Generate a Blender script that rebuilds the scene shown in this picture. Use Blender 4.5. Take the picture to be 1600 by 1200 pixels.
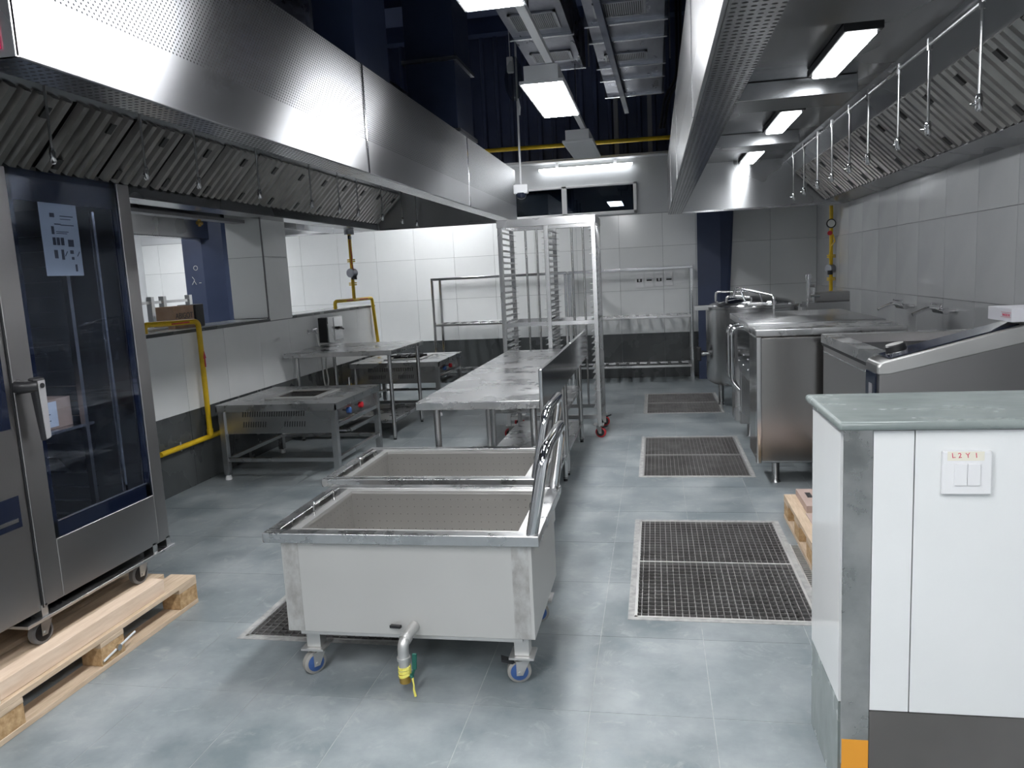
import bpy, math, random
from mathutils import Vector, Matrix
random.seed(7)
S = bpy.context.scene
C = S.collection
for o in list(bpy.data.objects): bpy.data.objects.remove(o)

# ------------------------------------------------------------------ camera, world, exposure
CAMH = 1.54
cam_d = bpy.data.cameras.new('camera'); cam = bpy.data.objects.new('camera', cam_d); C.objects.link(cam)
cam_d.sensor_width = 36; cam_d.lens = 1195 / 1600 * 36; cam_d.clip_start = .05
def _nrm(v): return v / v.length
_Y = _nrm(Vector((1023-800, 418-600, 1195.)))
_D = Vector((1225-800, 8850-600, 1195.)); _D = _nrm(_D - _Y * _D.dot(_Y)); _Z = -_D
_X = _Y.cross(_Z)
# world axes expressed in image-camera coordinates (x right, y down, z forward)
Rm = Matrix((_X, _Y, _Z))
right = Rm @ Vector((1, 0, 0)); up = -(Rm @ Vector((0, 1, 0))); back = -(Rm @ Vector((0, 0, 1)))
cam.matrix_world = Matrix(((right.x, up.x, back.x, 0), (right.y, up.y, back.y, 0), (right.z, up.z, back.z, CAMH), (0, 0, 0, 1)))
S.camera = cam
w = bpy.data.worlds.new('world'); S.world = w; w.use_nodes = True
w.node_tree.nodes['Background'].inputs[0].default_value = (.55, .62, .75, 1)
w.node_tree.nodes['Background'].inputs[1].default_value = .05
S.view_settings.view_transform = 'Standard'; S.view_settings.look = 'None'
S.view_settings.gamma = 1; S.view_settings.use_curve_mapping = False
S.view_settings.exposure = 0.0
LED = 56.0        # radiance of the ceiling LED panels
HOODLED = 22.0    # radiance of the lamps inside the right hood

# ------------------------------------------------------------------ materials
MATS = {}
def nt(name):
    m = bpy.data.materials.new(name); m.use_nodes = True
    return m, m.node_tree, m.node_tree.nodes['Principled BSDF']
def node(t, kind, **kw):
    n = t.nodes.new(kind)
    for k, v in kw.items():
        if k in n.inputs: n.inputs[k].default_value = v
        else: setattr(n, k, v)
    return n
def ramp(t, src, stops):
    r = t.nodes.new('ShaderNodeValToRGB'); e = r.color_ramp.elements
    e[0].position, e[0].color = stops[0][0], (*stops[0][1], 1); e[1].position, e[1].color = stops[-1][0], (*stops[-1][1], 1)
    for p, c in stops[1:-1]:
        x = e.new(p); x.color = (*c, 1)
    t.links.new(src, r.inputs[0]); return r.outputs[0]
def coords(t, scale=(1, 1, 1)):
    tc = t.nodes.new('ShaderNodeTexCoord'); mp = t.nodes.new('ShaderNodeMapping'); mp.inputs['Scale'].default_value = scale
    t.links.new(tc.outputs['Object'], mp.inputs['Vector']); return mp.outputs[0]
def g3(v): return (v, v, v)
def plain(name, col, rough=.5, metal=0., emit=None, strength=0., spec=None):
    m, t, b = nt(name)
    b.inputs['Base Color'].default_value = (*col, 1); b.inputs['Roughness'].default_value = rough; b.inputs['Metallic'].default_value = metal
    if spec is not None: b.inputs['Specular IOR Level'].default_value = spec
    if emit: b.inputs['Emission Color'].default_value = (*emit, 1); b.inputs['Emission Strength'].default_value = strength
    MATS[name] = m; return m
def brush(t, b, a):   # horizontally brushed sheet: highlights stretch up and down
    tg = t.nodes.new('ShaderNodeTangent'); tg.direction_type = 'RADIAL'; tg.axis = 'Z'
    b.inputs['Anisotropic'].default_value = a; b.inputs['Anisotropic Rotation'].default_value = .25
    t.links.new(tg.outputs[0], b.inputs['Tangent'])
def noisy(name, c0, c1, scale, rough=(.4, .6), metal=0., stretch=(1, 1, 1), bump=0., lo=.35, hi=.65, detail=6, per_object=0., aniso=0., world=False):
    m, t, b = nt(name)
    v = coords(t, stretch) if not world else t.nodes.new('ShaderNodeNewGeometry').outputs['Position']
    n = node(t, 'ShaderNodeTexNoise', Scale=scale, Detail=detail, Roughness=.6); t.links.new(v, n.inputs['Vector'])
    col = ramp(t, n.outputs['Fac'], [(lo, c0), (hi, c1)])
    if per_object:
        oi = t.nodes.new('ShaderNodeObjectInfo')
        mr = node(t, 'ShaderNodeMapRange'); t.links.new(oi.outputs['Random'], mr.inputs[0]); mr.inputs[3].default_value = 1 - per_object; mr.inputs[4].default_value = 1 + per_object
        mx = node(t, 'ShaderNodeVectorMath', operation='SCALE'); t.links.new(col, mx.inputs[0]); t.links.new(mr.outputs[0], mx.inputs['Scale']); col = mx.outputs[0]
    t.links.new(col, b.inputs['Base Color'])
    t.links.new(ramp(t, n.outputs['Fac'], [(lo, g3(rough[0])), (hi, g3(rough[1]))]), b.inputs['Roughness'])
    b.inputs['Metallic'].default_value = metal
    if aniso: brush(t, b, aniso)
    if bump:
        bp = node(t, 'ShaderNodeBump', Strength=bump, Distance=.01); t.links.new(n.outputs['Fac'], bp.inputs['Height']); t.links.new(bp.outputs[0], b.inputs['Normal'])
    MATS[name] = m; return m
def perforated(name, base, pitch, rad, axes, rough=.3, metal=1., aniso=0., hole=(.01, .01, .012), zmin=None, stag=True, grain=True):
    """steel sheet with a regular pattern of small punched holes laid out in object space"""
    m, t, b = nt(name); L = t.links
    tc = t.nodes.new('ShaderNodeTexCoord'); sp = t.nodes.new('ShaderNodeSeparateXYZ'); L.new(tc.outputs['Object'], sp.inputs[0])
    def mt(op, a, bb=None):
        n = t.nodes.new('ShaderNodeMath'); n.operation = op
        for i, q in enumerate((a, bb)):
            if q is None: continue
            if isinstance(q, (int, float)): n.inputs[i].default_value = q
            else: L.new(q, n.inputs[i])
        return n.outputs[0]
    u = mt('DIVIDE', sp.outputs[axes[0]], pitch[0]); v = mt('DIVIDE', sp.outputs[axes[1]], pitch[1])
    if stag:
        odd = mt('MODULO', mt('ABSOLUTE', mt('FLOOR', v)), 2.); u = mt('ADD', u, mt('MULTIPLY', odd, .5))
    fu = mt('MULTIPLY', mt('SUBTRACT', mt('FRACT', u), .5), pitch[0] / rad[0]); fv = mt('MULTIPLY', mt('SUBTRACT', mt('FRACT', v), .5), pitch[1] / rad[1])
    d = mt('ADD', mt('MULTIPLY', fu, fu), mt('MULTIPLY', fv, fv))
    h = mt('LESS_THAN', d, 1.)
    if zmin is not None: h = mt('MULTIPLY', h, mt('GREATER_THAN', sp.outputs['Z'], zmin))
    mx = t.nodes.new('ShaderNodeMix'); mx.data_type = 'RGBA'; L.new(h, mx.inputs[0]); mx.inputs[6].default_value = (*base, 1); mx.inputs[7].default_value = (*hole, 1)
    L.new(mx.outputs[2], b.inputs['Base Color'])
    L.new(mt('SUBTRACT', metal, mt('MULTIPLY', h, metal)), b.inputs['Metallic'])
    n = node(t, 'ShaderNodeTexNoise', Scale=3., Detail=4.); L.new(tc.outputs['Object'], n.inputs['Vector'])
    L.new(mt('ADD', mt('MULTIPLY', n.outputs['Fac'], .06), mt('ADD', rough - .03, mt('MULTIPLY', h, .5))), b.inputs['Roughness'])
    if aniso: brush(t, b, aniso)
    MATS[name] = m; return m

noisy('steel', (.52, .52, .525), (.58, .58, .585), 1.2, (.24, .30), 1., lo=.25, hi=.75, detail=2, aniso=.6)
noisy('steel_panel', (.42, .41, .405), (.46, .45, .445), .8, (.2, .24), 1., lo=.25, hi=.75, detail=1)
noisy('steel_top', (.50, .505, .51), (.64, .64, .645), 5., (.18, .42), 1., lo=.3, hi=.7, detail=5)
noisy('steel_matt', (.58, .575, .565), (.64, .635, .625), 3., (.38, .46), .85, lo=.3, hi=.7, detail=2)
noisy('grate_steel', (.26, .25, .245), (.40, .39, .385), 8., (.4, .5), .8, lo=.3, hi=.7)
noisy('film_steel', (.50, .495, .48), (.56, .555, .54), 1.5, (.38, .46), .35, lo=.3, hi=.7, detail=2)
noisy('steel_smudged', (.42, .40, .38), (.60, .595, .58), 26., (.38, .5), .6, stretch=(1, 1, .6), lo=.35, hi=.65)
noisy('oven_steel', (.38, .37, .37), (.44, .43, .43), 1.2, (.28, .34), 1., lo=.25, hi=.75, detail=2, aniso=.6)
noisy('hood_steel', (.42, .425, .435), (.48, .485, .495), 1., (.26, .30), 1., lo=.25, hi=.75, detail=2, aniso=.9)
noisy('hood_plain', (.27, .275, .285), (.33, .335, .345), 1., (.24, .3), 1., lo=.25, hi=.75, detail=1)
noisy('filter_steel', (.22, .212, .205), (.34, .325, .31), 4., (.28, .36), 1., lo=.3, hi=.7, detail=2)
plain('dark_steel', (.09, .09, .09), .45, 1.)
plain('chrome', (.72, .72, .73), .09, 1.)
plain('polished', (.66, .66, .67), .13, 1.)
noisy('galvanised', (.26, .27, .30), (.42, .43, .46), 5., (.3, .45), 1., lo=.35, hi=.65, bump=.12)
plain('tape_shine', (.62, .63, .66), .22, 1.)
noisy('foil', (.15, .16, .20), (.33, .34, .39), 7., (.25, .45), 1., stretch=(1, .35, 1), lo=.35, hi=.65, bump=.5)
perforated('hood_perf', (.40, .405, .42), (.021, .0125), (.0042, .0038), ('Y', 'Z'), .30, zmin=.19, aniso=1.)
perforated('strip_perf', (.40, .405, .42), (.024, .032), (.0075, .006), ('X', 'Y'), .24, stag=False)
perforated('basket_x', (.60, .59, .575), (.034, .034), (.0021, .0021), ('X', 'Z'), .36, hole=(.14, .14, .135), stag=False)
perforated('basket_y', (.60, .59, .575), (.034, .034), (.0021, .0021), ('Y', 'Z'), .36, hole=(.14, .14, .135), stag=False)
perforated('basket_f', (.60, .59, .575), (.034, .034), (.0021, .0021), ('X', 'Y'), .36, hole=(.14, .14, .135), stag=False)
noisy('floor_tile', (.155, .185, .20), (.315, .342, .352), 2.6, (.32, .54), lo=.36, hi=.66, bump=.05, per_object=.06, detail=14, world=True)
_m = MATS['floor_tile']; _t = _m.node_tree; _b = _t.nodes['Principled BSDF']   # dusty scuffs over the stone
_n = node(_t, 'ShaderNodeTexNoise', Scale=7., Detail=10., Roughness=.7, Distortion=1.2); _t.links.new(_t.nodes.new('ShaderNodeNewGeometry').outputs['Position'], _n.inputs['Vector'])
_x = _t.nodes.new('ShaderNodeMix'); _x.data_type = 'RGBA'; _l = _b.inputs['Base Color'].links[0].from_socket
_t.links.new(ramp(_t, _n.outputs['Fac'], [(.56, (0, 0, 0)), (.78, g3(.55))]), _x.inputs[0]); _t.links.new(_l, _x.inputs[6]); _x.inputs[7].default_value = (.46, .47, .465, 1); _t.links.new(_x.outputs[2], _b.inputs['Base Color'])
noisy('grout', (.30, .315, .32), (.44, .45, .455), 14., (.7, .9))
noisy('concrete', (.27, .27, .265), (.44, .435, .425), 22., (.75, .95), bump=.25)
noisy('pit', (.03, .03, .03), (.065, .06, .058), 9., (.6, .9))
noisy('white_tile', (.76, .775, .775), (.82, .83, .83), .8, (.1, .16), per_object=.02)
noisy('shaded_tile', (.44, .445, .455), (.50, .505, .51), .9, (.12, .2), per_object=.02)  # white wall tile darkened: the right wall's shade is put into the colour
noisy('skirt_tile', (.058, .064, .066), (.076, .082, .084), 2.5, (.22, .34), detail=3, world=True)
noisy('skirt_near', (.105, .10, .095), (.13, .125, .12), 2.5, (.3, .45), detail=3)
noisy('guard_steel', (.40, .40, .39), (.58, .575, .56), 7., (.2, .4), 1., lo=.35, hi=.65)
plain('wall_grout', (.26, .27, .28), .8)
noisy('wall_paint', (.55, .565, .58), (.60, .615, .63), 1.2, (.5, .6))
noisy('navy', (.028, .042, .09), (.042, .06, .125), 2., (.38, .5))
noisy('navy_deck', (.05, .064, .125), (.078, .096, .17), 1.2, (.45, .6))
plain('dark', (.012, .012, .014), .5)
plain('black_plastic', (.016, .016, .018), .38)
plain('inlay_grey', (.34, .33, .34), .35)
plain('grey_plastic', (.20, .20, .21), .45)
plain('tyre_grey', (.30, .29, .27), .6)
plain('tyre_black', (.02, .02, .02), .6)
plain('blue_plastic', (.04, .095, .27), .4)
plain('red_plastic', (.5, .02, .03), .35)
plain('red_print', (.62, .03, .1), .5)
plain('magenta_sign', (.72, .01, .11), .45)
plain('green_handle', (.008, .10, .075), .4)
noisy('yellow_paint', (.62, .40, .008), (.74, .49, .012), 8., (.32, .45))
noisy('yellow_tape', (.78, .70, .12), (.85, .78, .22), 20., (.5, .7))
plain('brass', (.55, .36, .1), .3, 1.)
plain('white_plastic', (.80, .80, .81), .3)
plain('paper', (.70, .71, .69), .75)
plain('paper_print', (.10, .10, .11), .7)
plain('cream_tape', (.80, .77, .66), .6)
plain('white_card', (.80, .79, .84), .55)
noisy('cardboard', (.42, .28, .19), (.52, .36, .26), 9., (.75, .9))
noisy('brown_board', (.40, .30, .26), (.47, .36, .32), 7., (.6, .8))
noisy('pallet_wood', (.47, .35, .24), (.66, .52, .385), 7., (.65, .85), stretch=(9, 1, 9), lo=.3, hi=.7, bump=.1)
noisy('beam_wood', (.62, .465, .34), (.76, .61, .48), 6., (.6, .8), stretch=(9, 1, 9), lo=.3, hi=.7, bump=.06)
noisy('block_wood', (.36, .22, .10), (.58, .40, .22), 40., (.8, .95), bump=.3)
noisy('green_stone', (.19, .225, .22), (.30, .335, .325), 4., (.2, .32), lo=.3, hi=.75, stretch=(1, 2., 1), detail=4)
noisy('edge_plaster', (.14, .15, .155), (.42, .42, .42), 30., (.7, .9), bump=.3)
plain('orange_tape', (.78, .33, .03), .5)
plain('foam', (.82, .83, .85), .7)
plain('hose', (.70, .71, .70), .5)
plain('ipad_glass', (.010, .014, .030), .06)
plain('led', (1, 1, 1), .5, emit=(.97, .985, 1.), strength=LED)
plain('led_hood', (1, 1, 1), .5, emit=(.95, .98, 1.), strength=HOODLED)
plain('tube_led', (1, 1, 1), .5, emit=(.95, .98, 1.), strength=15)
plain('led_off', (.62, .64, .67), .45)
plain('lamp_white', (.72, .73, .75), .45)
def glass(name, tint, rough=0., alpha=.35):
    m, t, b = nt(name)
    for n in list(t.nodes):
        if n.type == 'BSDF_PRINCIPLED': t.nodes.remove(n)
    tr = node(t, 'ShaderNodeBsdfTransparent'); tr.inputs[0].default_value = (*tint, 1)
    gl = node(t, 'ShaderNodeBsdfGlossy'); gl.inputs['Roughness'].default_value = rough; gl.inputs[0].default_value = (.9, .95, 1, 1)
    lw = node(t, 'ShaderNodeLayerWeight', Blend=.5); fr = node(t, 'ShaderNodeMath', operation='POWER'); t.links.new(lw.outputs['Facing'], fr.inputs[0]); fr.inputs[1].default_value = 5.; mx = node(t, 'ShaderNodeMixShader')
    mr = node(t, 'ShaderNodeMapRange'); mr.inputs[3].default_value = .04; t.links.new(fr.outputs[0], mr.inputs[0])
    t.links.new(mr.outputs[0], mx.inputs[0]); t.links.new(tr.outputs[0], mx.inputs[1]); t.links.new(gl.outputs[0], mx.inputs[2])
    t.links.new(mx.outputs[0], t.nodes['Material Output'].inputs[0]); MATS[name] = m
glass('oven_glass', (.80, .84, .92))
glass('window_glass', (.55, .62, .72))
glass('bag_plastic', (.72, .74, .74), .25)

# ------------------------------------------------------------------ mesh helpers (all coordinates are world metres)
ROOT = {}
class MB:
    def __init__(s): s.v = []; s.f = []
    def add(s, vs, fs):
        k = len(s.v); s.v += [tuple(q) for q in vs]; s.f += [tuple(i + k for i in f) for f in fs]; return s
    def box(s, x0, x1, y0, y1, z0, z1):
        if x0 > x1: x0, x1 = x1, x0
        if y0 > y1: y0, y1 = y1, y0
        if z0 > z1: z0, z1 = z1, z0
        return s.add([(x0, y0, z0), (x1, y0, z0), (x1, y1, z0), (x0, y1, z0), (x0, y0, z1), (x1, y0, z1), (x1, y1, z1), (x0, y1, z1)],
                     [(0, 3, 2, 1), (4, 5, 6, 7), (0, 1, 5, 4), (1, 2, 6, 5), (2, 3, 7, 6), (3, 0, 4, 7)])
    def cb(s, c, d):   # box by centre and size
        return s.box(c[0]-d[0]/2, c[0]+d[0]/2, c[1]-d[1]/2, c[1]+d[1]/2, c[2]-d[2]/2, c[2]+d[2]/2)
    def tube(s, pts, r, n=10, cap=True):
        pts = [Vector(p) for p in pts]; rs = r if isinstance(r, (list, tuple)) else [r] * len(pts)
        k = len(s.v); ref = None
        for i, p in enumerate(pts):
            d = (pts[min(i+1, len(pts)-1)] - pts[max(i-1, 0)]).normalized()
            if ref is None:
                a = Vector((0, 0, 1)) if abs(d.z) < .9 else Vector((1, 0, 0)); ref = d.cross(a).normalized()
            ref = (ref - d * ref.dot(d)).normalized(); b = d.cross(ref)
            for j in range(n):
                an = 2 * math.pi * j / n; q = p + (ref * math.cos(an) + b * math.sin(an)) * rs[i]; s.v.append(tuple(q))
        for i in range(len(pts) - 1):
            for j in range(n):
                s.f.append((k+i*n+j, k+i*n+(j+1) % n, k+(i+1)*n+(j+1) % n, k+(i+1)*n+j))
        if cap:
            s.f.append(tuple(k+j for j in reversed(range(n)))); s.f.append(tuple(k+(len(pts)-1)*n+j for j in range(n)))
        return s
    def bar(s, p, q, w, h):   # rectangular bar between two points
        p = Vector(p); q = Vector(q); d = (q - p).normalized(); a = Vector((0, 0, 1)) if abs(d.z) < .95 else Vector((0, 1, 0))
        u = d.cross(a).normalized() * w / 2; v = u.normalized().cross(d) * h / 2
        return s.add([p-u-v, p+u-v, p+u+v, p-u+v, q-u-v, q+u-v, q+u+v, q-u+v],
                     [(3, 2, 1, 0), (4, 5, 6, 7), (0, 1, 5, 4), (1, 2, 6, 5), (2, 3, 7, 6), (3, 0, 4, 7)])
    def prism(s, poly, axis, a, b):
        """poly: list of 2-D points; axis 'x' -> (y,z), 'y' -> (x,z), 'z' -> (x,y); extruded from a to b"""
        mk = {'x': lambda p, t: (t, p[0], p[1]), 'y': lambda p, t: (p[0], t, p[1]), 'z': lambda p, t: (p[0], p[1], t)}[axis]
        n = len(poly)
        return s.add([mk(p, a) for p in poly] + [mk(p, b) for p in poly],
                     [tuple(range(n)), tuple(reversed(range(n, 2*n)))] + [(i, i+n, (i+1) % n + n, (i+1) % n) for i in range(n)])
    def lathe(s, c, prof, n=28):   # profile of (r, z) about a vertical axis through c
        k = len(s.v)
        for r, z in prof:
            for j in range(n):
                an = 2*math.pi*j/n; s.v.append((c[0]+r*math.cos(an), c[1]+r*math.sin(an), c[2]+z))
        for i in range(len(prof)-1):
            for j in range(n): s.f.append((k+i*n+j, k+i*n+(j+1) % n, k+(i+1)*n+(j+1) % n, k+(i+1)*n+j))
        s.f.append(tuple(k+j for j in reversed(range(n)))); s.f.append(tuple(k+(len(prof)-1)*n+j for j in range(n)))
        return s
    def build(s, name, mat, parent=None, smooth=False, bevel=0., seg=2, at=None):
        o0 = Vector(at) if at is not None else (ROOT.get(parent.name, Vector()) if parent else Vector())
        me = bpy.data.meshes.new(name); me.from_pydata([tuple(Vector(q) - o0) for q in s.v], [], s.f)
        import bmesh
        bm = bmesh.new(); bm.from_mesh(me); bmesh.ops.recalc_face_normals(bm, faces=bm.faces); bm.to_mesh(me); bm.free()
        me.materials.append(MATS[mat])
        o = bpy.data.objects.new(name, me); C.objects.link(o)
        if parent: o.parent = parent; ROOT[o.name] = ROOT.get(parent.name, Vector())
        else: o.location = o0; ROOT[o.name] = Vector(o0)
        if smooth:
            for p in me.polygons: p.use_smooth = True
            md = o.modifiers.new('edges', 'EDGE_SPLIT'); md.split_angle = math.radians(40)
        if bevel:
            md = o.modifiers.new('bevel', 'BEVEL'); md.width = bevel; md.segments = seg; md.limit_method = 'ANGLE'; md.angle_limit = math.radians(40)
            for p in me.polygons: p.use_smooth = True
            md2 = o.modifiers.new('wn', 'WEIGHTED_NORMAL'); md2.keep_sharp = True
        return o
def B(*a): return MB().box(*a)
def tag(o, label, cat, group=None):
    o['label'] = label; o['category'] = cat
    if group: o['group'] = group
    return o
def thing(name, label, cat, loc, group=None):
    o = bpy.data.objects.new(name, None); C.objects.link(o); o.location = loc; o.empty_display_size = .1
    ROOT[o.name] = Vector(loc); return tag(o, label, cat, group)
def struct(o): o['kind'] = 'structure'; return o
def stuff(o): o['kind'] = 'stuff'; return o
def dup(o, parent=None, off=None):
    c = o.copy(); C.objects.link(c); c.parent = parent
    if parent is None: ROOT[c.name] = ROOT[o.name] + Vector(off or (0, 0, 0)); c.location = ROOT[c.name]
    for ch in list(o.children): dup(ch, c)
    return c
def arc(c, r, a0, a1, u, v, n=6):   # points of an arc in the plane spanned by u, v
    c = Vector(c); u = Vector(u); v = Vector(v)
    return [c + u*r*math.cos(a0+(a1-a0)*i/n) + v*r*math.sin(a0+(a1-a0)*i/n) for i in range(n+1)]
def rounded(pts, r, n=5):           # polyline with rounded corners
    P = [Vector(p) for p in pts]; out = [P[0]]
    for i in range(1, len(P)-1):
        a, b, c = P[i-1], P[i], P[i+1]; d1 = (a-b).normalized(); d2 = (c-b).normalized()
        k = min(r, (a-b).length*.48, (c-b).length*.48)
        s, e = b + d1*k, b + d2*k
        for j in range(n+1):
            t = j/n; out.append(s*(1-t)**2 + b*2*t*(1-t) + e*t*t)
    out.append(P[-1]); return out
def text(name, body, size, mat, parent, M, extr=.0006):
    cu = bpy.data.curves.new(name, 'FONT'); cu.body = body; cu.size = size; cu.extrude = extr; cu.align_x = 'CENTER'; cu.align_y = 'CENTER'
    o = bpy.data.objects.new(name, cu); C.objects.link(o)
    dg = bpy.context.evaluated_depsgraph_get(); me = bpy.data.meshes.new_from_object(o.evaluated_get(dg))
    bpy.data.objects.remove(o); bpy.data.curves.remove(cu)
    me.transform(Matrix.Translation(-ROOT.get(parent.name, Vector())) @ M)
    me.materials.clear(); me.materials.append(MATS[mat])
    n = bpy.data.objects.new(name, me); C.objects.link(n); n.parent = parent; ROOT[n.name] = ROOT.get(parent.name, Vector()); return n
def frame_m(o, xa, ya):             # text plane: local x along xa, y along ya
    xa = Vector(xa).normalized(); ya = Vector(ya).normalized(); za = xa.cross(ya)
    return Matrix(((xa.x, ya.x, za.x, o[0]), (xa.y, ya.y, za.y, o[1]), (xa.z, ya.z, za.z, o[2]), (0, 0, 0, 1)))

# ------------------------------------------------------------------ the room
XL, XR, YB, YR = -3.66, 2.14, 10.94, -4.5
XFAR = -7.9
GR = [(-.125, .66, 3.27, 4.60), (-.125, .66, 5.64, 6.98), (-.125, .66, 8.18, 9.46), (-1.84, -1.10, 2.95, 3.75), (.695, .733, 3.2, 4.22)]
def cutrect(r, holes):
    out = [r]
    for h in holes:
        nx = []
        for (a, b, c, d) in out:
            if h[0] >= b or h[1] <= a or h[2] >= d or h[3] <= c: nx.append((a, b, c, d)); continue
            if h[0] > a: nx.append((a, h[0], c, d))
            if h[1] < b: nx.append((h[1], b, c, d))
            m0, m1 = max(a, h[0]), min(b, h[1])
            if h[2] > c: nx.append((m0, m1, c, h[2]))
            if h[3] < d: nx.append((m0, m1, h[3], d))
        out = nx
    return out
m = MB()
for (a, b, c, d) in cutrect((XFAR, XR+.3, YR, YB+.3), GR): m.box(a, b, c, d, -.22, -.0011)
floor = struct(m.build('floor', 'grout'))
m = MB()
for g in GR: m.box(g[0]-.02, g[1]+.02, g[2]-.02, g[3]+.02, -.24, -.22)
m.build('pit_bottom', 'pit', floor)
# kota stone floor tiles, one object each
PX, PY, X0, Y0 = .4236, .57, .162, 2.505
tm = {}
HGR = [(g[0]-.03, g[1]+.029, g[2]-.03, g[3]+.03) for g in GR[:4]] + [(.689, .739, 3.19, 4.23)]
for i in range(-9, 5):
    for j in range(-2, 15):
        r = (X0+(i)*PX, X0+(i+1)*PX, Y0+j*PY, Y0+(j+1)*PY)
        if r[0] > XR or r[2] > YB: continue
        q = (max(r[0], XL)+.0016, min(r[1], XR)-.0016, r[2]+.0016, min(r[3], YB)-.0016)
        if q[1]-q[0] < .02 or q[3]-q[2] < .02: continue
        ps = cutrect(q, HGR)
        if not ps: continue
        cx, cy = (q[0]+q[1])/2, (q[2]+q[3])/2
        full = len(ps) == 1 and ps[0] == q and abs(q[1]-q[0]-PX+.0032) < 1e-5 and abs(q[3]-q[2]-PY+.0032) < 1e-5
        if full and 'f' in tm:
            o = bpy.data.objects.new('tile', tm['f']); C.objects.link(o); o.parent = floor; o.location = (cx, cy, 0)
        else:
            m = MB()
            for (a, b, c, d) in ps: m.box(a-cx, b-cx, c-cy, d-cy, -.010, 0)
            o = m.build('tile', 'floor_tile', floor); o.location = (cx, cy, 0)
            if full: tm['f'] = o.data
m = MB()
for r in cutrect((XFAR, XL-.35, 1.36, YB), []): m.box(*r, -.010, 0)
m.build('stone_paving', 'floor_tile', floor)
m = MB()
for r in ((XL, XR, YR, 1.364),): m.box(*r, -.010, 0)
m.build('stone_paving', 'floor_tile', floor)

def tiles(wall, plane, pos, us, zs, mats, out, thick=.011, gap=.0035):
    """wall tiles as boxes; plane 'y': us are x joints; plane 'x': us are y joints; out = +1/-1 outward direction"""
    cache = {}
    for k in range(len(zs)-1):
        for i in range(len(us)-1):
            w_, h_ = us[i+1]-us[i]-gap, zs[k+1]-zs[k]-gap
            if w_ < .01: continue
            key = (round(w_, 4), round(h_, 4), mats[k])
            cu, cz = (us[i]+us[i+1])/2, (zs[k]+zs[k+1])/2
            if key not in cache:
                d = (w_, thick, h_) if plane == 'y' else (thick, w_, h_)
                o = MB().cb((0, 0, 0), d).build('tile', mats[k], wall); cache[key] = o.data
            else:
                o = bpy.data.objects.new('tile', cache[key]); C.objects.link(o); o.parent = wall
            o.location = ((cu, pos+out*thick/2, cz) if plane == 'y' else (pos+out*thick/2, cu, cz))
def joints(a, b, ph, p):
    out = [a]; k = math.ceil((a-ph)/p+.02)
    while ph+k*p < b-.02: out.append(ph+k*p); k += 1
    return out + [b]

# back wall with its window opening
TB = .011
WX0, WX1, WZ0, WZ1 = -1.95, -.22, 2.30, 2.72
m = MB().box(XFAR, WX0, YB, YB+.2, 0, 3.10).box(WX1, XR+.2, YB, YB+.2, 0, 3.10).box(WX0, WX1, YB, YB+.2, 0, WZ0).box(WX0, WX1, YB, YB+.2, WZ1, 3.10)
wb = struct(m.build('wall_back', 'wall_grout'))
ZJ = [0, .63, 1.235, 1.83, 2.28]
tiles(wb, 'y', YB-TB, joints(XFAR, .56, -.48, .595), ZJ, ['skirt_tile', 'white_tile', 'white_tile', 'white_tile'], 1)
tiles(wb, 'y', YB-TB, [.56, .94, 1.535, XR-.012], ZJ, ['skirt_tile', 'white_tile', 'white_tile', 'white_tile'], 1)
MB().box(XFAR, WX0, YB-.008, YB, 2.285, 3.10).box(WX1, XR, YB-.008, YB, 2.285, 3.10).box(WX0, WX1, YB-.008, YB, 2.285, WZ0).box(WX0, WX1, YB-.008, YB, WZ1, 3.10).build('upper_plaster', 'wall_paint', wb)
# corrugated sheet above the masonry
m = MB().box(XFAR, XR+.2, YB+.34, YB+.38, 3.0, 4.9)
wu = struct(m.build('wall_upper', 'navy_deck'))
for i in range(50):
    x = XFAR+.1+i*.2
    if x > XR: break
    MB().prism([(x, YB+.34), (x+.02, YB+.30), (x+.055, YB+.30), (x+.075, YB+.34)], 'z', 3.0, 4.9).build('sheet_rib', 'navy_deck', wu)
MB().box(XFAR, XR, YB+.02, YB+.34, 3.06, 3.10).build('ledge', 'wall_paint', wu)
# window
win = struct(MB().box(WX0, WX1, YB-.03, YB+.04, WZ0, WZ0+.045).box(WX0, WX1, YB-.03, YB+.04, WZ1-.03, WZ1).box(WX0, WX0+.04, YB-.03, YB+.04, WZ0, WZ1).box(WX1-.045, WX1, YB-.03, YB+.04, WZ0, WZ1).box(-1.255, -1.185, YB-.03, YB+.04, WZ0, WZ1).build('window_1', 'white_plastic', bevel=.004))
B(WX0+.04, -1.255, YB, YB+.006, WZ0+.045, WZ1-.03).build('pane', 'window_glass', win)
B(-1.185, WX1-.045, YB, YB+.006, WZ0+.045, WZ1-.03).build('pane', 'window_glass', win)
B(WX0-.05, WX1+.05, YB+.19, YB+.20, WZ0-.05, WZ1+.05).build('night_backing', 'dark', win)

# right wall
wr = struct(B(XR, XR+.2, YR, YB+.2, 0, 4.9).build('wall_right', 'wall_grout'))
yj = [2.56] + [5.12+.585*k for k in range(-4, 0)] + [5.12+.585*k for k in range(0, 8)] + [9.63, YB-.012]
yj = sorted(set(round(y, 4) for y in yj if not (9.3 < y < 9.62)))
tiles(wr, 'x', XR, yj, [0, .6, 1.2, 1.8, 2.4], ['skirt_tile', 'shaded_tile', 'shaded_tile', 'shaded_tile'], -1)
B(XR-.012, XR, 2.56, YB, 2.405, 4.9).build('upper_plaster', 'wall_paint', wr)
MB().box(XR-.012, XR, YR, 2.1, 0, 4.9).build('upper_plaster', 'wall_paint', wr)

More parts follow.
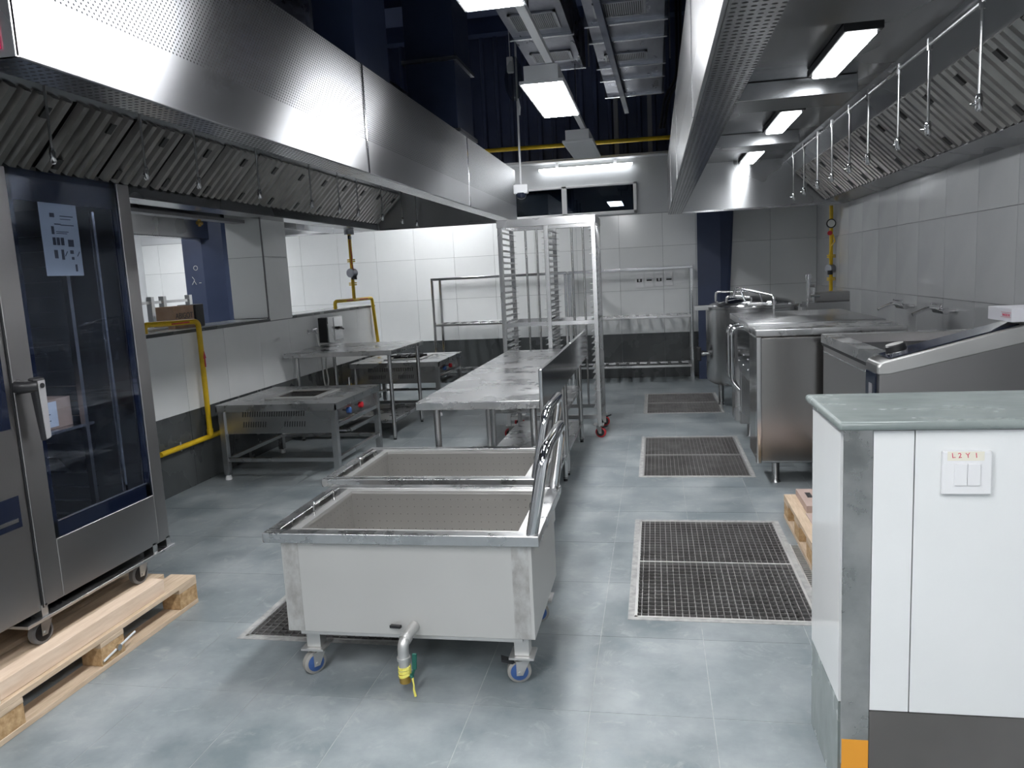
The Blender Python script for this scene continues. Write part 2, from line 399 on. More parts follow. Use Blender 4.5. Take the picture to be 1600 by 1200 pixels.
# left wall: low wall with sill, pilaster, full-height part near the oven
TW = .36
wl = struct(MB().box(XL-TW, XL, 4.25, 6.83, 0, 1.215).box(XL-TW, XL, 6.83, 7.30, 0, 3.2).box(XL-TW, XL, 7.30, 9.66, 0, 1.215).box(XL-TW, XL, YR, 4.25, 0, 4.9).box(XL-TW, XL, 4.25, 9.66, 3.2, 4.9).build('wall_left', 'wall_grout'))
ZL = [0, .6, 1.215]
tiles(wl, 'x', XL, joints(1.4, 9.648, 5.40, .6), ZL, ['skirt_tile', 'white_tile'], 1)
tiles(wl, 'x', XL, [6.83, 7.30], [1.22, 1.83, 2.43, 3.2], ['white_tile']*3, 1)
tiles(wl, 'x', XL, joints(1.4, 4.25, 5.40, .6), [1.22, 1.83, 2.43, 3.2], ['white_tile']*3, 1)
tiles(wl, 'y', 6.83, [XL-TW, XL], [1.25, 1.83, 2.43, 3.2], ['white_tile']*3, -1)
B(XL-TW-.02, XL+.012, 4.25, 6.835, 1.215, 1.24).build('sill', 'skirt_tile', wl, bevel=.003)
B(XL-TW-.02, XL+.012, 7.30, 9.67, 1.215, 1.24).build('sill', 'skirt_tile', wl, bevel=.003)
B(XL-TW+.004, XL-.004, 4.26, 6.80, 1.2395, 1.246).build('sill_top', 'white_tile', wl)
B(XL-TW+.004, XL-.004, 7.31, 9.63, 1.2395, 1.246).build('sill_top', 'white_tile', wl)
B(XL-TW, XL-.002, 9.66, 9.672, 0, 1.215).build('end_trim', 'steel', wl)
B(XL-.03, XL+.012, 9.652, 9.674, 0, 1.24).build('corner_trim', 'polished', wl)
B(XL-.001, XL+.006, 6.815, 6.835, 1.24, 3.2).build('corner_trim', 'grey_plastic', wl)

# outer walls of the hall and roof deck
wn = struct(B(XFAR, XR+.2, YR-.2, YR, 0, 4.9).build('wall_rear', 'wall_paint'))
wf = struct(B(XFAR-.2, XFAR, YR-.2, YB+.4, 0, 4.9).build('wall_far_left', 'wall_paint'))
ceil = struct(B(XFAR-.2, XR+.2, YR-.2, YB+.4, 4.9, 4.95).build('ceiling', 'navy_deck'))
for i in range(12):
    y = -3.9+i*1.3
    B(XFAR, XR, y, y+.07, 4.70, 4.9).build('purlin', 'navy', ceil)
m = MB()
for x in (-4.4, .56):
    B(x, x+.16, YR, YB+.3, 4.30, 4.70).build('roof_beam', 'navy', ceil)

# near half-height wall with stone top
HX0, HY0, HY1, HZ = .482, 2.11, 2.545, 1.09
hw = struct(B(HX0+.012, XR-.013, HY0+.012, HY1-.012, 0, HZ).build('wall_near', 'edge_plaster'))
B(HX0-.018, XR-.013, HY0-.022, HY1+.008, HZ, HZ+.024).build('stone_top', 'green_stone', hw, bevel=.010, seg=3)
for a, b in ((.556, .655), (.6585, 1.255), (1.2585, XR-.013)):
    B(a, b, HY0, HY0+.012, .296, HZ-.004).build('tile', 'white_tile', hw)
for a, b in ((.556, 1.0), (1.003, XR-.013)):
    B(a, b, HY0, HY0+.012, 0, .292).build('tile', 'skirt_near', hw)
B(HX0+.078-.078, HX0+.072, HY0-.002, HY0+.004, .13, HZ-.002).build('corner_guard', 'guard_steel', hw)
B(HX0+.002, HX0+.072, HY0-.0025, HY0+.004, 0, .205).build('orange_tape', 'orange_tape', hw)
B(HX0-.001, HX0+.012, HY0+.03, HY1-.03, .30, HZ-.004).build('tile', 'white_tile', hw)
B(HX0-.001, HX0+.012, HY0+.03, HY1-.03, 0, .296).build('tile', 'green_stone', hw)
# back-of-wall tiles
B(HX0+.02, XR-.013, HY1-.012, HY1, 0, HZ-.004).build('tile', 'white_tile', hw)

# switch plate
sp = thing('light_switch', 'white double rocker light switch with red handwriting on tape', 'switch', (.779, HY0, .974))
B(.720, .838, HY0-.014, HY0, .917, 1.033).build('plate', 'white_plastic', sp, bevel=.004)
B(.748, .7785, HY0-.0175, HY0-.013, .942, 1.0).build('rocker', 'white_plastic', sp, bevel=.0015)
B(.7795, .810, HY0-.0175, HY0-.013, .942, 1.0).build('rocker', 'white_plastic', sp, bevel=.0015)
tp = B(.731, .818, HY0-.0146, HY0-.0138, 1.008, 1.032).build('tape', 'cream_tape', sp)
for ch, dx in (('L', .745), ('2', .760), ('Y', .779), ('1', .799)):
    text('handwriting', ch, .019, 'red_print', tp, frame_m((dx, HY0-.0150, 1.0215), (1, 0, .12), (-.12, 0, 1)), .0002)

# steel columns
col = thing('steel_column', 'dark navy painted steel column against the back wall', 'column', (.8, 10.75, 0))
B(.565, .862, 10.66, 10.70, 0, 4.7).build('flange', 'navy', col)
MB().prism([(.862, 10.70), (.80, 10.915), (.66, 10.915), (.565, 10.70)], 'z', 0, 4.7).build('web', 'navy', col)
MB().add([(.862, 10.67, 0), (.93, 10.72, 0), (1.08, 10.72, 3.0), (.862, 10.67, 3.0), (.862, 10.70, 0), (.93, 10.75, 0), (1.08, 10.75, 3.0), (.862, 10.70, 3.0)],
         [(0, 1, 2, 3), (4, 7, 6, 5), (0, 4, 5, 1), (1, 5, 6, 2), (2, 6, 7, 3), (3, 7, 4, 0)]).build('tapered_plate', 'navy', col)
col2 = thing('steel_column', 'wide navy steel column with chalk marks seen through the serving hatch', 'column', (-5.6, 9.1, 0))
B(-5.93, -5.66, 9.0, 9.04, 0, 4.7).build('flange', 'navy', col2)
MB().prism([(-5.66, 9.0), (-5.42, 9.10), (-5.42, 9.14), (-5.66, 9.04)], 'z', 0, 4.7).build('web', 'navy', col2)
MB().prism([(-5.42, 9.10), (-5.30, 9.05), (-5.30, 9.09), (-5.42, 9.14)], 'z', 0, 4.7).build('flange', 'navy', col2)
m = MB()
for c_, r_ in (((-5.77, 1.83), .028),):
    m.tube([(c_[0]+r_*math.cos(a*.52), 8.998, c_[1]+r_*math.sin(a*.52)) for a in range(13)], .004, 5)
m.tube([(-5.83, 8.998, 1.72), (-5.80, 8.998, 1.68), (-5.84, 8.998, 1.62)], .004, 5).tube([(-5.81, 8.998, 1.67), (-5.78, 8.998, 1.62)], .004, 5).tube([(-5.74, 8.998, 1.64), (-5.71, 8.998, 1.64)], .004, 5)
m.build('chalk_mark', 'paper', col2)

# ------------------------------------------------------------------ extractor hoods
def hood(name, label, xf, s, D, zb, zt, zc, y0, y1, seams, tr, rods=None, filt=True, perf=True, lights=(), beams=()):
    """xf: x of the front fascia, s=+1 hood runs to -x, s=-1 to +x; D depth, zb rim, zt fascia top, zc inner ceiling, tr: (d of trough edge, its top z)"""
    X = lambda d: xf - s*d
    h = thing(name, label, 'extractor hood', (X(D/2), (y0+y1)/2, zb))
    ys = [y0] + list(seams) + [y1]
    for a, b in zip(ys[:-1], ys[1:]):
        B(X(0), X(.014), a+.002, b-.002, zb, zt).build('fascia_panel', 'hood_perf' if perf else 'hood_steel', h, bevel=.003)
        B(X(-.004), X(0), b-.012, b+.012, zb, zt).build('seam_strip', 'polished', h) if b != y1 else None
        B(X(.014), X(.155), a+.002, b-.002, zb, zb+.012).build('plenum_underside', 'strip_perf', h)
    B(X(.143), X(.155), y0, y1, zb+.012, zt-.02).build('inner_panel', 'hood_steel', h)
    B(X(.014), X(D), y0, y1, zt-.02, zt).build('top_panel', 'galvanised', h)
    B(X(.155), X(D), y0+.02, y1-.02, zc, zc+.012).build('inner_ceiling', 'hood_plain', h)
    for yy in (y0, y1-.012):
        B(X(.0), X(D), yy, yy+.012, zb, zt).build('end_panel', 'hood_steel', h)
    for yy in (y0+.012, y1-.03):
        B(X(.155), X(D-.02), yy, yy+.018, zb, zb+.02).build('end_rim', 'polished', h)
    td, tz = tr
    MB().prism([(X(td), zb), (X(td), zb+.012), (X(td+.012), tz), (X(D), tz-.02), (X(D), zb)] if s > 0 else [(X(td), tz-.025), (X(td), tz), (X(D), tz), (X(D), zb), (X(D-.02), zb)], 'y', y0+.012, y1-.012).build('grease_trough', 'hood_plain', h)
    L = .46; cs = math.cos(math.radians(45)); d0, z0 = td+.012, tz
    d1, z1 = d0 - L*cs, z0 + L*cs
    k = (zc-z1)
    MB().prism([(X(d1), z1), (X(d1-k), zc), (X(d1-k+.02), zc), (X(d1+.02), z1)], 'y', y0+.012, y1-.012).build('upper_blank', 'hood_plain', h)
    if filt:
        MB().prism([(X(d0+.05), z0+.0), (X(d1+.05), z1), (X(d1+.06), z1), (X(d0+.06), z0)], 'y', y0+.013, y1-.013).build('filter_backing', 'dark', h)
        n = max(1, round((y1-y0-.03)/.5)); pw = (y1-y0-.03)/n; fm = lm = None
        for i in range(n):
            ya = y0+.015+i*pw
            if fm is None:
                m = MB(); rid = 5; wv = (pw-.04)/rid
                prof = [(.016, -.03), (.016, 0)]
                for r_ in range(rid):
                    q = .02+r_*wv; prof += [(q, 0), (q+wv*.18, .032), (q+wv*.62, .032), (q+wv*.80, 0)]
                prof += [(pw-.016, 0), (pw-.016, -.03)]
                # normal of the filter plane points down and to the front
                nx, nz = s*cs, -cs
                P = lambda q, t: (X(d0)+(X(d1)-X(d0))*t + nx*q[1], ya+q[0], z0+(z1-z0)*t + nz*q[1])
                vs = [P(q, 0.) for q in prof] + [P(q, 1.) for q in prof]; N = len(prof)
                m.add(vs, [(j, j+1, j+1+N, j+N) for j in range(N-1)] + [tuple(range(N)), tuple(reversed(range(N, 2*N)))])
                f = m.build('baffle_filter', 'filter_steel', h); fm = f.data; ybase = ya
                grips = []
                for t_, q_ in ((.14, .22), (.80, .64)):
                    c_ = Vector(P((pw*q_, .033), t_)); u_ = Vector((X(d1)-X(d0), 0, z1-z0)).normalized()
                    nn = Vector((nx, 0, nz))
                    a_ = [c_-u_*.035+Vector((0, -.022, 0)), c_-u_*.035+Vector((0, .022, 0)), c_+u_*.035+Vector((0, .022, 0)), c_+u_*.035+Vector((0, -.022, 0))]
                    grips.append(MB().add([v-nn*.01 for v in a_]+[v+nn*.002 for v in a_], [(0, 1, 2, 3), (7, 6, 5, 4), (0, 4, 5, 1), (1, 5, 6, 2), (2, 6, 7, 3), (3, 7, 4, 0)]).build('finger_grip', 'dark_steel', f))
            else:
                f = bpy.data.objects.new('baffle_filter', fm); C.objects.link(f); f.parent = h; f.location = (0, ya-ybase, 0)
                for g_ in grips:
                    l_ = bpy.data.objects.new('finger_grip', g_.data); C.objects.link(l_); l_.parent = f
    if rods:
        px, pz, rb, yr = rods
        MB().tube([(px, y0+.05, pz), (px, y1-.05, pz)], .009, 8).build('suppression_pipe', 'steel', h, smooth=True)
        base = None
        for y in yr:
            if base is None:
                d = MB().tube([(px, y, pz), (px, y, rb+.035)], .0068, 8).tube([(px, y, pz-.03), (px, y, pz+.03)], .014, 8).build('drop_pipe', 'steel', h, smooth=True)
                nz_ = MB().tube([(px, y, rb+.075), (px, y, rb+.05), (px, y, rb+.035), (px, y, rb+.012), (px, y, rb)], [.012, .017, .013, .016, .009], 10).tube([(px-.03, y+.02, rb+.035), (px+.005, y, rb+.035)], .006, 6).build('nozzle', 'polished', d, smooth=True)
                base = (d, nz_, y)
            else:
                d = bpy.data.objects.new('drop_pipe', base[0].data); C.objects.link(d); d.parent = h; d.location = (0, y-base[2], 0)
                q = bpy.data.objects.new('nozzle', base[1].data); C.objects.link(q); q.parent = d
            for o_ in (d,):
                if not o_.modifiers: md = o_.modifiers.new('e', 'EDGE_SPLIT')
    return h
hL = hood('extractor_hood', 'long stainless wall hood with perforated fascia above the low stock-pot stoves', -1.65, 1, 2.0, 2.18, 2.80, 2.70, 1.86, 9.47, (4.44, 7.0), (1.78, 2.28),
          rods=(-2.90, 2.66, 2.195, [3.42, 4.13, 4.66, 5.45, 6.35, 6.95, 7.42, 8.12, 8.8, 9.36]))
hR = hood('extractor_hood', 'stainless wall hood with lamps inside above the kettle and braising pan', .172, -1, 1.955, 2.15, 2.76, 2.70, 1.9, 9.42, (3.4, 5.7, 7.7), (1.75, 2.225),
          rods=(1.445, 2.625, 2.16, [2.6, 3.9, 4.56, 5.08, 5.74, 6.25, 6.83, 7.4, 8.03, 8.6]))
h3 = hood('extractor_hood', 'stainless hood in the next room seen over the serving hatch', -5.72, -1, 1.68, 2.18, 2.80, 2.70, 3.2, 9.44, (6.3,), (1.46, 2.28), rods=None)
# seams/beams and lamps in the right hood
for y in (3.45, 5.42, 7.45):
    B(.34, 1.30, y, y+.42, 2.585, 2.698).build('cross_duct', 'hood_plain', hR, bevel=.004)
for i, y in enumerate((2.35, 4.30, 6.32, 8.35)):
    lt = B(.955, 1.145, y-.03, y+.93, 2.655, 2.697).build('lamp_housing', 'black_plastic', hR, bevel=.006)
    B(.980, 1.120, y, y+.90, 2.638, 2.656).build('lamp_diffuser', 'led_hood', lt, bevel=.01)
# magenta sign on the near end of the left hood
sg = thing('warning_sign', 'magenta red sign stuck on the end of the left hood', 'sign', (-1.87, 1.855, 2.28))
B(-2.06, -1.69, 1.852, 1.86, 2.20, 2.36).build('sign_plate', 'magenta_sign', sg, bevel=.002)
text('symbol', 'C', .10, 'paper', sg, frame_m((-1.735, 1.851, 2.275), (1, 0, 0), (0, 0, 1)))
# dark service channel with brass valves under hood 3 / behind the hatch
ch = thing('service_channel', 'dark overhead channel with brass valves across the serving hatch', 'channel', (-3.86, 5.4, 2.14))
B(-3.92, -3.80, 4.26, 6.80, 2.15, 2.178).build('channel', 'grey_plastic', ch)
for y in (5.15, 6.15):
    MB().tube([(-3.86, y, 2.155), (-3.86, y, 2.09)], .014, 8).tube([(-3.86, y-.03, 2.12), (-3.86, y+.03, 2.12)], .018, 8).build('valve', 'brass', ch, smooth=True)

# risers from the hoods
def duct_box(name, label, x0, x1, y0, y1, z0, z1, mat='galvanised', flanges=(), cat='duct', grp=None):
    d = thing(name, label, cat, ((x0+x1)/2, (y0+y1)/2, z0), grp)
    B(x0, x1, y0, y1, z0, z1).build('duct_body', mat, d, bevel=.004)
    for f in flanges:
        if f[0] == 'z': B(x0-.03, x1+.03, y0-.03, y1+.03, f[1], f[1]+.03).build('flange', 'galvanised', d)
        else: B(x0-.025, x1+.025, f[1], f[1]+.035, z0-.025, z1+.02).build('flange', 'tape_shine', d)
    return d
duct_box('exhaust_riser', 'square exhaust riser on top of the left hood nearer the fascia lamp reflection', -2.35, -1.72, 4.55, 5.15, 2.80, 4.88, 'navy', (('z', 2.80), ('z', 3.5), ('z', 4.2)))
duct_box('exhaust_riser', 'square exhaust riser on top of the left hood by the far corner', -2.1, -1.66, 6.75, 7.35, 2.80, 4.88, 'navy', (('z', 2.80), ('z', 3.4), ('z', 4.0)))
duct_box('exhaust_duct', 'low rectangular galvanised duct lying along the left hood roof', -3.2, -2.2, 5.6, 8.9, 2.825, 3.25, 'galvanised', (('y', 5.6), ('y', 7.2), ('y', 8.86)))
duct_box('exhaust_duct', 'foil wrapped duct end above the left hood near the camera side', -2.2, -1.80, 2.4, 4.1, 2.85, 3.2, 'foil', (('y', 2.4), ('y', 3.2), ('y', 4.06)))
# supply ducts with grilles
def grille(d, x0, x1, y0, y1, z):
    g = MB().box(x0, x1, y0, y0+.02, z-.012, z).box(x0, x1, y1-.02, y1, z-.012, z).box(x0, x0+.02, y0, y1, z-.012, z).box(x1-.02, x1, y0, y1, z-.012, z).build('grille', 'galvanised', d)
    B(x0+.02, x1-.02, y0+.02, y1-.02, z-.002, z).build('grille_opening', 'dark', g)
    n = 22; s_ = None
    for i in range(n):
        x = x0+.02+(x1-x0-.04)*(i+.5)/n
        if s_ is None: s_ = B(x-.004, x+.004, y0+.02, y1-.02, z-.010, z-.002).build('slat', 'galvanised', g); xb = x
        else:
            o = bpy.data.objects.new('slat', s_.data); C.objects.link(o); o.parent = g; o.location = (x-xb, 0, 0)
dA = duct_box('supply_duct', 'foil insulated supply duct with slatted grilles beside the right hood', -.47, .12, 2.0, 8.9, 3.44, 3.86, 'foil', [('y', y) for y in (2.6, 3.3, 3.9, 4.5, 5.0, 5.6, 6.3, 6.75, 7.6, 8.1, 8.86)])
grille(dA, -.40, -.02, 5.85, 6.18, 3.438); grille(dA, -.40, -.02, 7.2, 7.45, 3.438)
dB = duct_box('supply_duct', 'foil insulated supply duct with slatted grilles over the pendant lamp row', -1.10, -.62, 2.0, 7.6, 3.46, 3.86, 'foil', [('y', y) for y in (2.6, 3.9, 5.2, 6.5, 7.56)])
grille(dB, -1.04, -.68, 5.95, 6.35, 3.458); grille(dB, -1.04, -.68, 7.0, 7.3, 3.458)
# ducts' hangers
def rod(name, label, p, q, r=.008, mat='grey_plastic', grp=None):
    return tag(MB().tube([p, q], r, 6).build(name, mat, None, at=q), label, 'rod', grp)
for y in (3.4, 5.6, 7.4):
    rod('hanger_rod', 'thin steel hanger rod between the two supply ducts', (-.55, y, 4.9), (-.55, y, 3.4), grp='hanger rods under the roof')
    rod('hanger_rod', 'thin steel hanger rod between supply duct and right hood', (.18, y, 4.9), (.18, y, 3.4), grp='hanger rods under the roof')
m = thing('cable_ladder', 'dark strut channel hung below the roof beside the supply duct', 'channel', (-.2, 6, 3.3))
MB().bar((-.40, 3.0, 3.38), (-.28, 9.5, 3.38), .05, .05).build('channel', 'navy', m)

# ------------------------------------------------------------------ LED panels on white trunking
tr_ = thing('cable_trunking', 'slim white cable trunking carrying the pendant lamp panels', 'trunking', (-.68, 4.5, 2.98))
B(-.705, -.655, -2.9, 9.0, 2.965, 3.0).build('trunking', 'lamp_white', tr_)
for y in (1.9, 4.6, 7.4):
    MB().tube([(-.68, y, 3.0), (-.68, y, 3.432)], .006, 6).build('hanger', 'steel', tr_)
def panel(y, lit, label, x=-.74, grp=None, z=2.84, wires=False):
    p = thing('panel_lamp', label, 'lamp', (x, y, z), grp)
    B(x-.155, x+.155, y-.605, y+.605, z, z+.022).build('frame', 'lamp_white', p, bevel=.002)
    B(x-.138, x+.138, y-.588, y+.588, z-.003, z+.001).build('diffuser', 'led' if lit else 'led_off', p)
    B(x-.12, x+.12, y-.605, y+.45, z+.022, z+.12).build('driver_box', 'lamp_white', p, bevel=.002)
    if wires:
        for dy in (-.4, .4): MB().tube([(x, y+dy, z+.02), (x, y+dy, 4.9)], .003, 5).build('suspension_wire', 'steel', p)
    return p
panel(3.32, 1, 'lit pendant panel lamp cut off by the top of the view over the trolleys')
panel(6.08, 1, 'lit pendant panel lamp hanging before the dark corrugated wall')
panel(8.62, 0, 'unlit pendant panel lamp just in front of the yellow overhead pipe')
for y in (.55, -2.2): panel(y, 1, 'lit panel lamp on the trunking behind the viewer', -.74, 'lit panel lamps behind the viewer')
for x in (1.0, -2.6): panel(-.6, 1, 'lit panel lamp on wires beside the trunking behind the viewer', x, 'lit wired lamps behind the viewer', wires=True)
panel(9.86, 1, 'added fill panel hidden behind the far end of the left hood', -2.9, wires=True, z=3.2)  # unseen extra panel, added to brighten the back wall
for (x, y) in ((-6.6, 6.5), (-6.6, 9.3)):
    panel(y, 1, 'lit panel lamp in the room beyond the serving hatch', x, 'lit panel lamps in the next room', wires=True)
# tube batten on the back wall
tb = thing('tube_lamp', 'lit linear tube lamp on the back wall over the window', 'lamp', (-.91, 10.88, 2.95))
MB().tube([(-1.55, 10.86, 2.955), (-.27, 10.86, 2.955)], .015, 10).build('tube', 'tube_led', tb, smooth=True)
B(-1.56, -.26, 10.878, 10.90, 2.955, 2.975).build('batten', 'lamp_white', tb)
for x in (-1.30, -.50):
    B(x-.02, x+.02, 10.87, 10.93, 2.98, 3.03).build('bracket', 'lamp_white', tb)
# yellow pipe overhead + conduit on the wall head
tag(MB().tube([(-2.6, 10.70, 3.255), (XR, 10.70, 3.22)], .028, 12).build('gas_pipe', 'yellow_paint', None, smooth=True, at=(-.2, 10.7, 3.24)), 'yellow gas main running across above the back wall', 'pipe')
tag(MB().tube([(-2.6, 10.92, 3.06), (.3, 10.92, 3.06)], .022, 8).build('conduit', 'lamp_white', None, smooth=True, at=(-1, 10.92, 3.06)), 'pale conduit along the head of the back wall', 'conduit')
for x, l_ in ((-.02, 'dark grey upright post behind the right supply duct'), (-.48, 'pale upright strut on the corrugated wall behind the unlit lamp')):
    tag(B(x-.03, x+.03, 11.10, 11.16, 3.10, 4.9).build('strut_post', 'grey_plastic', None, at=(x, 11.13, 3.1)), l_, 'post')
tag(MB().tube(rounded([(.30, 9.0, 4.9), (.29, 9.05, 3.60), (.16, 9.15, 3.45), (.10, 9.2, 3.1)], .12), .016, 8).tube(rounded([(.34, 9.0, 4.9), (.33, 9.05, 3.58), (.20, 9.15, 3.43), (.14, 9.2, 3.1)], .12), .016, 8).build('flexible_conduit', 'black_plastic', None, smooth=True, at=(.2, 9.1, 3.1)), 'pair of black flexible conduits curving down beside the right hood', 'cable')

# pendant camera on pole and wrapped device
pc = thing('pendant_camera', 'white dome camera on a long thin drop pole beside the left hood', 'camera', (-1.255, 7.5, 2.26))
MB().tube([(-1.235, 7.5, 4.9), (-1.255, 7.5, 2.40)], .010, 8).build('pole', 'lamp_white', pc, smooth=True)
B(-1.325, -1.185, 7.46, 7.54, 2.31, 2.40).build('junction_box', 'lamp_white', pc, bevel=.012)
MB().lathe((-1.255, 7.5, 2.26), [(.012, 0), (.04, .012), (.052, .04), (.05, .06)], 14).build('dome', 'ipad_glass', pc, smooth=True)
wd = thing('wrapped_device', 'small white device wrapped in clear plastic hanging near the ceiling', 'device', (-1.26, 7.42, 3.2))
B(-1.32, -1.26, 7.40, 7.46, 3.42, 3.56).build('plug_box', 'white_plastic', wd, bevel=.008)
m = MB(); n = 12; lv = [(3.56, .03), (3.46, .07), (3.36, .085), (3.26, .075), (3.19, .045), (3.16, .02)]
rr = random.Random(3)
for z, r in lv:
    for j in range(n):
        a = 2*math.pi*j/n; k = r*(.8+.4*rr.random()); m.v.append((-1.26+k*math.cos(a), 7.42+.5*k*math.sin(a), z))
for i in range(len(lv)-1):
    for j in range(n): m.f.append((i*n+j, i*n+(j+1) % n, (i+1)*n+(j+1) % n, (i+1)*n+j))
m.build('plastic_bag', 'bag_plastic', wd)
MB().tube([(-1.29, 7.43, 3.56), (-1.29, 7.43, 4.9)], .006, 6).build('cord', 'lamp_white', wd)
MB().tube([(-1.23, 7.42, 3.18), (-1.215, 7.42, 3.10), (-1.225, 7.42, 3.03)], [.008, .01, .012], 6).build('bag_tail', 'foam', wd)

# ------------------------------------------------------------------ floor gratings
def grating(label, x0, x1, y0, y1, nx, ny, split=True, surround=True):
    g = thing('floor_grating', label, 'grating', ((x0+x1)/2, (y0+y1)/2, -.04), 'floor gratings')
    t = .012
    MB().box(x0, x1, y0, y0+t, -.05, .002).box(x0, x1, y1-t, y1, -.05, .002).box(x0, x0+t, y0, y1, -.05, .002).box(x1-t, x1, y0, y1, -.05, .002).build('frame', 'steel_matt', g)
    ym = (y0+y1)/2
    if split: B(x0+t, x1-t, ym-.008, ym+.008, -.03, .002).build('divider', 'steel_matt', g)
    m = MB()
    for i in range(1, nx):
        x = x0+(x1-x0)*i/nx; m.box(x-.0016, x+.0016, y0+t, y1-t, -.03, .001)
    stuff(m.build('long_bars', 'grate_steel', g))
    m = MB()
    for i in range(1, ny):
        y = y0+(y1-y0)*i/ny; m.box(x0+t, x1-t, y-.0014, y+.0014, -.012, 0)
    stuff(m.build('cross_bars', 'grate_steel', g))
    if surround:
        b = .029
        MB().box(x0-b, x1+b, y0-b, y0, -.01, .001).box(x0-b, x1+b, y1, y1+b, -.01, .001).box(x0-b, x0, y0, y1, -.01, .001).box(x1, x1+b, y0, y1, -.01, .001).build('cement_surround', 'concrete', g)
    B(x0, x1, y0, y1, -.219, -.20).build('drain_pan', 'pit', g)
    return g
grating('steel mesh floor grating beside the brown-boarded pallet', *GR[0], 26, 32)
grating('steel mesh floor grating by the near feet of the tilting kettle', *GR[1], 26, 32)
grating('steel mesh floor grating before the round kettle', *GR[2], 26, 32)
grating('steel mesh floor grating partly under the sink trolleys', *GR[3], 22, 24, split=False)
lg = thing('drain_channel', 'narrow slotted drain channel beside the brown-boarded pallet', 'drain', (.714, 3.7, -.04))
m = MB()
for i in range(42): m.box(.697, .731, 3.208+i*.0241, 3.215+i*.0241, -.02, .001)
stuff(m.build('slot_bars', 'steel_matt', lg))
B(.6892, .696, 3.19, 4.23, -.03, .0015).build('edge_bar', 'steel_matt', lg)
B(.732, .7388, 3.19, 4.23, -.03, .0015).build('edge_bar', 'steel_matt', lg)
B(.696, .732, 3.19, 4.23, -.219, -.20).build('drain_pan', 'pit', lg)
#@@OBJECTS
# ------------------------------------------------------------------ casters
def caster(parent, x, y, z0, r=.046, wheel='blue', brake=False, yaw=0., plate=True, h=.115):
    """swivel caster standing on z0; total height h"""
    tyre, hub = {'blue': ('tyre_grey', 'blue_plastic'), 'red': ('red_plastic', 'tyre_black'), 'grey': ('grey_plastic', 'black_plastic')}[wheel]
    ca, sa = math.cos(yaw), math.sin(yaw)
    def P(a, b, c): return (x+a*ca-b*sa, y+a*sa+b*ca, z0+c)   # a: rolling direction, b: axle
    off = -.018
    m = MB()
    if plate: m.cb((x, y, z0+h-.004), (.095, .095, .008))
    m.tube([(x, y, z0+h-.008), (x, y, z0+h-.024)], .026, 10)
    for sgn in (-1, 1):
        m.add([P(-.03, sgn*.021, h-.024), P(.022, sgn*.021, h-.024), P(off+.012, sgn*.021, r-.012), P(off-.012, sgn*.021, r-.012),
               P(-.03, sgn*.024, h-.024), P(.022, sgn*.024, h-.024), P(off+.012, sgn*.024, r-.012), P(off-.012, sgn*.024, r-.012)],
              [(0, 1, 2, 3), (4, 7, 6, 5), (0, 4, 5, 1), (1, 5, 6, 2), (2, 6, 7, 3), (3, 7, 4, 0)])
    m.tube([P(off, -.03, r), P(off, .03, r)], .006, 8)
    c = m.build('caster', 'steel_matt', parent)
    MB().tube([P(off, -.015, r), P(off, -.011, r), P(off, .011, r), P(off, .015, r)], [r-.006, r, r, r-.006], 20).build('tyre', tyre, c, smooth=True)
    MB().tube([P(off, -.0185, r), P(off, -.0165, r), P(off, .0165, r), P(off, .0185, r)], [r*.62, r*.74, r*.74, r*.62], 20).build('hub', hub, c, smooth=True)
    if brake:
        MB().add([P(-.03, -.014, h-.03), P(-.03, .014, h-.03), P(-.085, .018, h-.012), P(-.085, -.018, h-.012), P(-.03, -.014, h-.042), P(-.03, .014, h-.042), P(-.085, .018, h-.022), P(-.085, -.018, h-.022)],
                 [(0, 1, 2, 3), (4, 7, 6, 5), (0, 4, 5, 1), (1, 5, 6, 2), (2, 6, 7, 3), (3, 7, 4, 0)]).build('brake_pedal', 'black_plastic', c)
    return c

